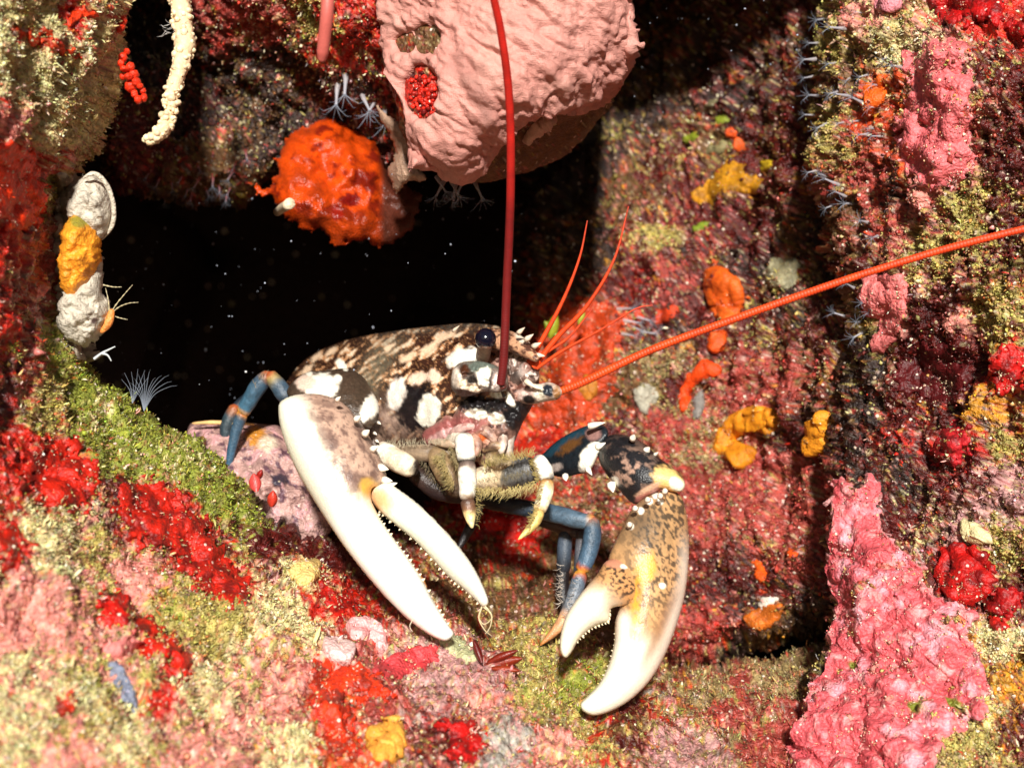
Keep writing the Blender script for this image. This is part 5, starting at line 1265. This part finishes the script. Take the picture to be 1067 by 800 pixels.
crust([(330, 688), (352, 684), (378, 694), (400, 706), (412, 724), (400, 728), (378, 722), (362, 742), (372, 770), (360, 790), (338, 776), (330, 740), (322, 712)], 'ledge', (226, 52, 10), 'orange-red sponge sheet beside the yellow round sponge', seed=19, warp=9)
crust(ell(12, 572, 18, 26, 0, seed=6), 'ledge', (182, 28, 10), 'dark red sponge patch at the left picture edge, low on the slope', seed=20, warp=7)
crust([(446, 744), (470, 752), (492, 748), (505, 764), (500, 790), (480, 800), (462, 786), (466, 768)], 'ledge', (190, 16, 12), 'dark red ring shaped sponge at the bottom, right of the yellow one', seed=21, warp=6)
crust(ell(80, 18, 18, 11, -20, seed=7), 'ledge', (228, 58, 16), 'orange-red sponge smear near the top left corner', seed=22, warp=6)
crust([(22, 28), (40, 30), (60, 42), (76, 48), (80, 58), (62, 56), (44, 48), (28, 44)], 'ledge', (226, 66, 22), 'streaky orange-red sponge below the one in the top left corner', seed=23, warp=6)
crust(ell(350, 625, 24, 14, 35, seed=8), 'ledge', (196, 26, 14), 'red sponge patch in the shade under the left claw', seed=24, warp=7)
crust(ell(403, 773, 22, 22, 0, seed=9, jit=.06), 'ledge', (232, 160, 62), 'round yellow-orange sponge cushion at the bottom of the picture', thick=.007, edge=12, name='yellow_sponge', mat=M_SPONGE, seed=25, warp=3, lumps=.3)
crust([(362, 650), (380, 647), (397, 652), (402, 664), (405, 676), (396, 680), (388, 668), (372, 668), (362, 660)], 'ledge', (236, 160, 158), 'pale pink frilly coralline plate beside the left claw tip', thick=.004, edge=4, cat='algae', name='coralline_plate', mat=M_CORALLINE, seed=26, warp=3, lip=.001, rough=.35)
crust([(336, 672), (350, 668), (364, 676), (368, 688), (358, 694), (346, 690), (336, 682)], 'ledge', (244, 196, 190), 'whitish pink coralline plate left of the frilly one', thick=.005, edge=4, cat='algae', name='coralline_plate', mat=M_CORALLINE, seed=27, warp=3, lip=.001, rough=.35)
crust(ell(425, 690, 36, 14, -12, seed=10), 'ledge', (205, 62, 66), 'rose coralline crust under the tip of the left claw', thick=.002, cat='algae', name='coralline_plate', mat=M_CORALLINE, seed=28, warp=8)
crust(ell(317, 596, 17, 14, 0, seed=11), 'ledge', (232, 196, 120), 'pale yellow sponge knob on the slope beside the left claw', thick=.003, edge=7, name='yellow_sponge', mat=M_CORALLINE, seed=29, warp=5)
crust([(112, 692), (124, 688), (134, 702), (142, 720), (146, 738), (136, 744), (126, 730), (118, 712)], 'ledge', (122, 128, 148), 'bluish elongated sea squirt on the lower left slope', thick=.002, edge=8, cat='sea squirt', name='sea_squirt', mat=M_CORALLINE, seed=30, warp=5)
crust(ell(124, 676, 20, 10, -10, seed=12), 'ledge', (228, 130, 124), 'ribbed pink shell just above the bluish sea squirt', thick=.007, edge=8, cat='shell', name='ribbed_shell', mat=M_OYSTER, seed=31, warp=1.5)
crust(ell(470, 672, 32, 10, 30, seed=14), 'ledge', (186, 186, 140), 'pale greenish sponge film at the left claw tip', thick=.002, name='green_sponge', seed=32, warp=7, mat=M_CORALLINE)

drape('grey_film', 'ledge', [(60, 182), (72, 178), (84, 184), (82, 220), (74, 250), (78, 300), (84, 350), (96, 372), (80, 376), (64, 350), (58, 300), (56, 240)], (176, 162, 142), thick=.003, edge=5, warp=6, seed=39, mat=M_OYSTER, label='thin grey crust fusing the pale growths to the left rim', cat='sponge')
# back wall
crust([(586, 318), (612, 306), (640, 318), (648, 345), (642, 380), (640, 410), (625, 432), (596, 444), (570, 448), (556, 440), (560, 410), (572, 380), (580, 350)], 'wall', (184, 58, 14), 'broad orange sponge sheet on the wall behind the antennules', name='orange_sponge', seed=41, warp=9, thick=.0015, deep=(112, 48, 22), mat=M_CORALLINE, rough=.5)
crust(ell(560, 468, 26, 22, -40, seed=15), 'wall', (180, 34, 12), 'red-orange sponge on the wall above the right claw arm', seed=42, warp=6)
crust([(512, 520), (540, 510), (566, 540), (562, 580), (545, 604), (518, 606), (500, 590), (496, 556)], 'wall', (208, 26, 8), 'red sponge sheet below the lobster mouth', seed=43, warp=8)
crust([(735, 282), (746, 277), (764, 284), (774, 298), (776, 318), (764, 340), (748, 334), (737, 318), (733, 300)], 'wall', (216, 92, 24), 'oval orange sponge on the back wall just above the long antenna', thick=.0045, edge=9, name='orange_sponge', seed=44, warp=1.5, mat=M_SPONGE, lumps=.5, blur=14, deep=(190, 70, 14))
crust([(738, 350), (748, 343), (758, 346), (756, 362), (748, 369), (737, 366)], 'wall', (208, 76, 18), 'small orange sponge drop just under the long antenna', thick=.006, edge=6, name='orange_sponge', seed=45, warp=2, mat=M_SPONGE)
crust([(706, 422), (708, 404), (722, 384), (736, 374), (752, 382), (752, 392), (738, 396), (726, 402), (718, 424), (710, 430)], 'wall', (222, 70, 16), 'hook shaped orange sponge below the long antenna', thick=.004, edge=6, name='orange_sponge', seed=46, warp=3, mat=M_SPONGE)
crust([(724, 412), (732, 406), (734, 424), (728, 438), (720, 432)], 'wall', (128, 122, 116), 'small grey sponge in the crook of the hook shaped orange one', name='grey_sponge', seed=47, warp=2, thick=.004, mat=M_OYSTER)
crust([(742, 464), (748, 446), (764, 430), (790, 422), (808, 428), (813, 442), (800, 456), (792, 450), (776, 452), (772, 460), (788, 468), (790, 476), (772, 490), (758, 480), (744, 472)], 'wall', (224, 140, 26), 'irregular yellow-orange sponge with a hole, right of the right claw arm', thick=.006, edge=6, name='yellow_sponge', seed=48, warp=1.2, mat=M_SPONGE, lumps=.5, blur=16, deep=(190, 112, 20))
crust([(845, 440), (856, 428), (868, 432), (866, 452), (862, 470), (850, 476), (842, 462), (846, 452)], 'wall', (232, 146, 34), 'small lobed yellow sponge at the foot of the right wall', thick=.009, edge=8, name='yellow_sponge', seed=49, warp=1.5, mat=M_SPONGE, lumps=.5, blur=12)
crust([(660, 408), (668, 399), (680, 402), (688, 412), (680, 422), (672, 432), (662, 424)], 'wall', (172, 166, 148), 'ragged grey-white sponge patch below the long antenna base', name='grey_sponge', seed=50, warp=3, thick=.003, mat=M_OYSTER)
crust(ell(613, 404, 11, 14, 0, seed=16), 'wall', (176, 110, 34), 'small ochre sponge disc beside the right antenna base', name='ochre_sponge', seed=51, warp=2, thick=.005, mat=M_SPONGE)
crust([(722, 200), (740, 184), (762, 164), (780, 178), (796, 190), (786, 204), (762, 202), (742, 212), (726, 214)], 'wall', (196, 134, 26), 'ragged yellow ochre sponge high on the back wall', name='yellow_sponge', seed=52, warp=6, thick=.002, mat=M_SPONGE, blur=14, deep=(140, 92, 20))
for k, (x, y, rx, ry, c, lab) in enumerate(((799, 172, 8, 8, (214, 176, 34), 'bright yellow sponge dot high on the back wall'), (762, 139, 7, 7, (222, 84, 28), 'orange sponge dot high on the back wall, upper of two'), (770, 153, 8, 8, (220, 90, 30), 'orange sponge dot high on the back wall, lower of two'),
        (721, 145, 11, 6, (140, 150, 40), 'lime green sponge smear high on the back wall'), (752, 126, 7, 6, (136, 146, 44), 'lime green dot left of the orange ones'), (748, 155, 14, 7, (128, 118, 80), 'olive oval sponge beside the orange dots'), (742, 109, 9, 6, (150, 140, 104), 'pale stone coloured patch near the top of the back wall'),
        (731, 236, 10, 4, (120, 136, 34), 'narrow green smear in the middle of the upper back wall'), (694, 328, 14, 9, (196, 60, 24), 'small orange patch left of the oval orange sponge'), (665, 330, 6, 7, (200, 58, 20), 'small orange-red dot by the thin antennule tip'),
        (792, 595, 7, 13, (228, 88, 18), 'small upright orange sponge low on the back wall'), (797, 642, 22, 13, (206, 104, 28), 'orange-brown sponge patch above the dark gap'), (800, 628, 11, 7, (214, 204, 190), 'small white sponge patch low on the back wall'), (826, 578, 7, 6, (222, 80, 24), 'tiny orange dot near the foot of the right wall'), (815, 285, 22, 16, (150, 142, 110), 'sandy grey sponge patch beside the right wall'))):
    crust(ell(x, y, rx, ry, -20, seed=20 + k), 'wall', c, lab, name='sponge_patch', seed=60 + k, warp=4, thick=.0022, edge=5, mat=M_SPONGE, blur=14, deep=tuple(int(q * .75) for q in c))
# yellow-green leafy bits by the antennules
leaf(573, 352, 12, 26, 15, .99, (140, 144, 34), 'yellow-green leaf behind the leftmost antennule', name='green_leaf')
leaf(580, 350, 10, 20, -40, .99, (130, 138, 34), 'second yellow-green leaf leaning left behind the antennules', name='green_leaf')
leaf(603, 338, 7, 16, 20, .985, (168, 168, 60), 'tiny pale green leaf between two antennules', name='green_leaf')

# right wall
def paint_cor(px, py, v, c):
    k = sstep(.05, .45, fbm(v, 60, 3, 3) - .0016 * np.abs(py - 650))[:, None]; c = c * (1 - k) + lin((226, 150, 160)) * k  # mauve-white highlights painted into the colour, strongest mid-plate
    k = sstep(.2, .45, fbm(v, 170, 2, 8))[:, None] * .6; c = c * (1 - k) + lin((232, 160, 156)) * k
    for (x, y, r) in ((957, 740, 10), (893, 697, 6), (995, 735, 7)):
        c = spot(c, px, py, x, y, r * 1.2, r * .8, (120, 124, 40), 10, .3, .4, v, x)
    return c
crust([(866, 508), (874, 498), (896, 506), (903, 492), (914, 500), (918, 530), (922, 548), (930, 566), (946, 580), (962, 590), (966, 606), (982, 624), (1008, 636), (1018, 646), (1010, 660), (1022, 688), (1030, 716), (1026, 740), (1005, 762), (985, 772), (975, 800), (960, 860), (820, 880), (826, 800), (834, 760), (846, 720), (862, 690), (866, 660), (872, 640), (864, 600), (864, 550)], 'butt', (206, 84, 90),
      'big pink coralline algae plate in the lower right of the picture', thick=.005, edge=6, cat='algae', name='coralline_plate', mat=M_CORALLINE, seed=81, warp=7, lumps=.7, lfreq=26, blur=90, paint=paint_cor, ridgy=.0060, vary=.35, lip=.0012, step=1.5)
crust(ell(1006, 597, 31, 35, -25, seed=50, jit=.06), 'butt', (178, 16, 12), 'round dark red sponge right of the pink coralline plate', thick=.003, edge=8, seed=82, warp=1, lumps=.3)
crust(ell(1048, 628, 20, 17, 0, seed=51), 'butt', (160, 14, 14), 'dark red sponge at the right edge, below the round one', thick=.0025, edge=6, seed=83, warp=3)
crust(ell(1040, 651, 13, 9, 30, seed=52), 'butt', (190, 28, 20), 'tiny red sponge lobe under the dark red one at the right', thick=.004, edge=6, seed=84, warp=2)
crust([(966, -20), (1000, -30), (1040, -20), (1046, 10), (1036, 28), (1016, 24), (1000, 28), (980, 24), (970, 8)], 'butt', (176, 10, 10), 'glossy deep red sponge at the top right', thick=.0025, edge=6, seed=85, warp=5)
crust(ell(1058, 30, 14, 9, 0, seed=53), 'butt', (170, 14, 12), 'small deep red sponge in the top right corner', thick=.004, seed=86, warp=4)
crust(ell(1052, 388, 20, 27, 10, seed=54), 'butt', (186, 18, 14), 'red sponge on the right edge below the long antenna', thick=.002, edge=6, seed=87, warp=4)
crust([(895, 300), (905, 286), (930, 284), (948, 300), (946, 330), (936, 350), (918, 368), (904, 362), (916, 338), (902, 326)], 'butt', (222, 116, 112), 'ragged pink coralline patch just below the long antenna on the right wall', thick=.003, cat='algae', name='coralline_plate', mat=M_CORALLINE, seed=88, warp=6)
crust([(940, 60), (985, 40), (1010, 60), (1012, 110), (1014, 150), (1008, 185), (985, 200), (960, 192), (940, 170), (930, 130), (944, 100)], 'butt', (218, 104, 106), 'granular pink coralline area on the upper right wall', thick=.0015, cat='algae', name='coralline_plate', mat=M_CORALLINE, seed=89, warp=16, lumps=.9, lip=.0004)
crust([(975, 456), (996, 440), (1014, 452), (1010, 478), (990, 484), (970, 474)], 'butt', (188, 34, 40), 'rosy red sponge patch above the round dark red one', thick=.0015, seed=90, warp=6)
crust(ell(975, 390, 42, 34, 0, seed=55), 'butt', (78, 8, 12), 'dark maroon sheet of algae in the middle of the right wall', thick=.002, cat='algae', name='maroon_algae', seed=91, warp=12)
crust(ell(1015, 556, 17, 11, 20, seed=56), 'butt', (216, 200, 150), 'cream coloured sponge lump above the round dark red one', thick=.006, edge=7, name='cream_sponge', mat=M_SPONGE, seed=92, warp=4, lumps=.6)
crust(ell(925, 3, 16, 12, 0, seed=57), 'butt', (226, 140, 150), 'smooth pink lump at the very top of the right wall', thick=.005, edge=9, name='pink_sponge', mat=M_SPONGE, seed=93, warp=2)
crust(ell(910, 100, 12, 20, 20, seed=58), 'butt', (214, 92, 20), 'orange sponge streak among the polyps on the right wall', thick=.003, name='orange_sponge', mat=M_SPONGE, seed=94, warp=6)

# ------------------------------------------------------------------ small polyps
def polyp_mesh(seed, red):
    r = random.Random(seed); V, F, C = [], [], []; k0 = 0
    def add(path, radii, c0, c1, a, seg=6):
        nonlocal k0
        v, f, s = tube(np.array(path), np.array(radii), seg, cap=False, side=(0.3, .2, 1))
        V.append(v); F.extend(tuple(t + k0 for t in ff) for ff in f); k0 += len(v)
        c = np.outer(1 - s, lin(c0)) + np.outer(s, lin(c1)); C.append(np.c_[c, np.full(len(v), a)])
    b = r.uniform(-.2, .2)
    add([(0, 0, -.0015), (0, 0, .002), (b * .003, 0, .005), (b * .006, 0, .0085), (b * .007, 0, .0095)], [.0015, .0011, .0007, .0006, .0009], (205, 60, 40) if red else (190, 180, 180), (190, 194, 208), .5)
    for k in range(8):
        a = 6.283 * k / 8 + r.uniform(-.2, .2); L_ = r.uniform(.005, .0085)
        c, s_ = math.cos(a), math.sin(a); x0 = b * .007
        add([(x0, 0, .0092), (x0 + c * L_ * .3, s_ * L_ * .3, .0115), (x0 + c * L_ * .7, s_ * L_ * .7, .0135), (x0 + c * L_, s_ * L_, .0128 + r.uniform(-.001, .002))], [.00028, .00024, .00017, .00008], (170, 178, 192), (150, 160, 180), .22, 4)
    V = np.vstack(V); C = np.vstack(C)
    return V, F, C
PMESH = {}
for red in (0, 1):
    for s_ in range(3):
        V, F, C = polyp_mesh(s_ + 7 * red, red)
        o = build('polyp', V, F, C, M_FILM)
        PMESH[(red, s_)] = o.data
        bpy.data.objects.remove(o)
def polyp(px, py, tree, dirv, red, scale, label, group, fallback):
    loc, n = hit(tree, px, py)
    if loc is None: loc = P(px, py, fallback)
    o = bpy.data.objects.new('polyp', PMESH[(red, random.randrange(3))]); COL.objects.link(o)
    o.location = tuple(loc)
    o.rotation_euler = Vector(dirv).to_track_quat('Z', 'Y').to_euler()
    o.scale = (scale,) * 3
    tag(o, label, 'polyp', group)
for (x, y) in ((166, 186), (178, 190), (190, 183), (208, 186), (214, 196), (222, 184), (229, 193), (243, 178), (246, 170), (236, 204), (200, 200), (172, 204), (256, 158), (222, 160), (206, 172), (240, 196), (158, 176), (196, 196)):
    polyp(x, y, 'roof', (random.uniform(-.5, .6), random.uniform(-.75, -.3), -1), 1, random.uniform(.6, .95), 'tiny red-based polyp with pale tentacles hanging under the roof', 'polyps hanging under the dark roof', .96)
for (x, y) in ((860, 20), (880, 30), (900, 14), (852, 45), (848, 62), (846, 80), (870, 66), (885, 82), (905, 78), (920, 90), (884, 100), (900, 108), (915, 112), (872, 96), (855, 100), (848, 120), (896, 126), (910, 134), (905, 140), (918, 142), (860, 130), (878, 128), (850, 178), (862, 184), (872, 192), (880, 204), (868, 214), (890, 212), (905, 232), (915, 246), (905, 318), (915, 330), (896, 336), (882, 330), (900, 346), (890, 300), (925, 60), (938, 70)):
    polyp(x, y, 'butt', (random.uniform(-1.2, -.5), random.uniform(-.7, -.2), random.uniform(-.5, .35)), 0, random.uniform(.55, .95), 'tiny whitish polyp on the left flank of the right wall', 'polyps on the right wall', .85)
for (x, y) in ((456, 186), (470, 188), (484, 186), (495, 190), (476, 190), (462, 190)):
    polyp(x, y, 'boulder', (random.uniform(-.5, .6), random.uniform(-.5, -.2), -1), 0, random.uniform(.8, 1.2), 'tiny pale polyp hanging under the lower tip of the pink sponge', 'polyps under the pink sponge', .84)
for (x, y) in ((378, 100), (390, 106), (360, 78), (352, 90), (400, 112)):
    polyp(x, y, 'roof', (random.uniform(-.5, .6), random.uniform(-.7, -.3), -1), 0, random.uniform(1.1, 1.6), 'tiny pale polyp in the dark between orange and pink sponges', 'polyps between the sponges', .95)
for (x, y) in ((646, 322), (652, 334), (658, 340), (664, 330), (650, 348), (668, 346)):
    polyp(x, y, 'wall', (random.uniform(.4, 1), random.uniform(-.7, -.3), random.uniform(-.3, .3)), 0, random.uniform(.9, 1.2), 'tiny grey polyp on the back wall near the thin antennule', 'polyps on the back wall', 1.0)
# flattened grey growth joining orange and pink sponge
def paint_fl(px, py, v): return np.tile(lin((170, 138, 116)), (len(px), 1)) * np.clip(1 + .3 * fbm(v, 150, 2, 3), .6, 1.4)[:, None]
fg = empty('tan_sponge', P(415, 170, .88), 'small tan sponge lobe between the orange and pink sponges', 'sponge')
inflate('sponge_body', [(392, 108), (404, 120), (416, 128), (428, 150), (428, 168), (440, 178), (444, 188), (424, 190), (414, 202), (408, 190), (404, 176), (412, 164), (408, 144), (398, 128)], plane_fit([(400, 120, .86), (430, 185, .845), (410, 200, .86)]), .012, paint_fl, fg, M_SPONGE, relief=.3, rfreq=90, warp=3)

# red lit growth in the hole of the pink sponge and by the roof edge
beads_c, beads_r = [], []
rg = random.Random(12)
for _ in range(150):
    x, y = rg.gauss(443, 7), rg.gauss(97, 11)
    loc, n = hit('boulder', x, y)
    if loc is not None: beads_c.append(loc + n * .001); beads_r.append(rg.uniform(.8, 3.2) * K * .8)
rgz = empty('red_growth', P(443, 97, .79), 'knobbly red growth showing through the hole in the pink sponge', 'sponge')
beads(rgz, 'knobs', np.array(beads_c), np.array(beads_r), (176, 30, 16), M_BRIGHT, .5, 3); tag(rgz.children[-1], kind='stuff')

# ------------------------------------------------------------------ sand grains and tufts caught on the crusts
S = Rock(); k0 = 0; vs, fs, ns, cs, xs, ys = [], [], [], [], [], []
for (v, f_, nr, c, gd) in CRUSTS:
    vs.append(v); fs.append(f_ + k0); ns.append(nr); cs.append(c); k0 += len(v)
S.v = np.vstack(vs); S.f = np.vstack(fs); S.n = np.vstack(ns); S.col = np.vstack(cs); S.x, S.y = to_px(S.v)
patchy = sstep(.05, .4, fbm(S.v, 70, 3, 3))
S.col = S.col * (1 - .6 * patchy[:, None]) + lin((190, 166, 138)) * .6 * patchy[:, None]
turf('sand_grains', S, 7000, .0006, 'sand grains and tiny algae caught on the sponge crusts', seed=9, sel=lambda cx, cy, R, vi: .12 + patchy[vi], jitter=.5)

# ------------------------------------------------------------------ drifting specks in the water
r = np.random.default_rng(11)
n = 330
pxs = np.concatenate([r.uniform(110, 560, 260), r.uniform(560, 860, 70)]); pys = np.concatenate([r.uniform(180, 440, 260), r.uniform(0, 120, 70)])
dz = r.uniform(.80, 1.15, n); dz[pxs < 300] = r.uniform(.86, 1.15, (pxs < 300).sum())
sp = beads(None, 'drifting_specks', P(pxs, pys, dz), np.exp(r.normal(size=n) * .55) * .52 * K * .9, (150, 158, 172), M_BEAD, .5, 8)
tag(sp, 'pale specks drifting in the dark water', 'plankton', kind='stuff')
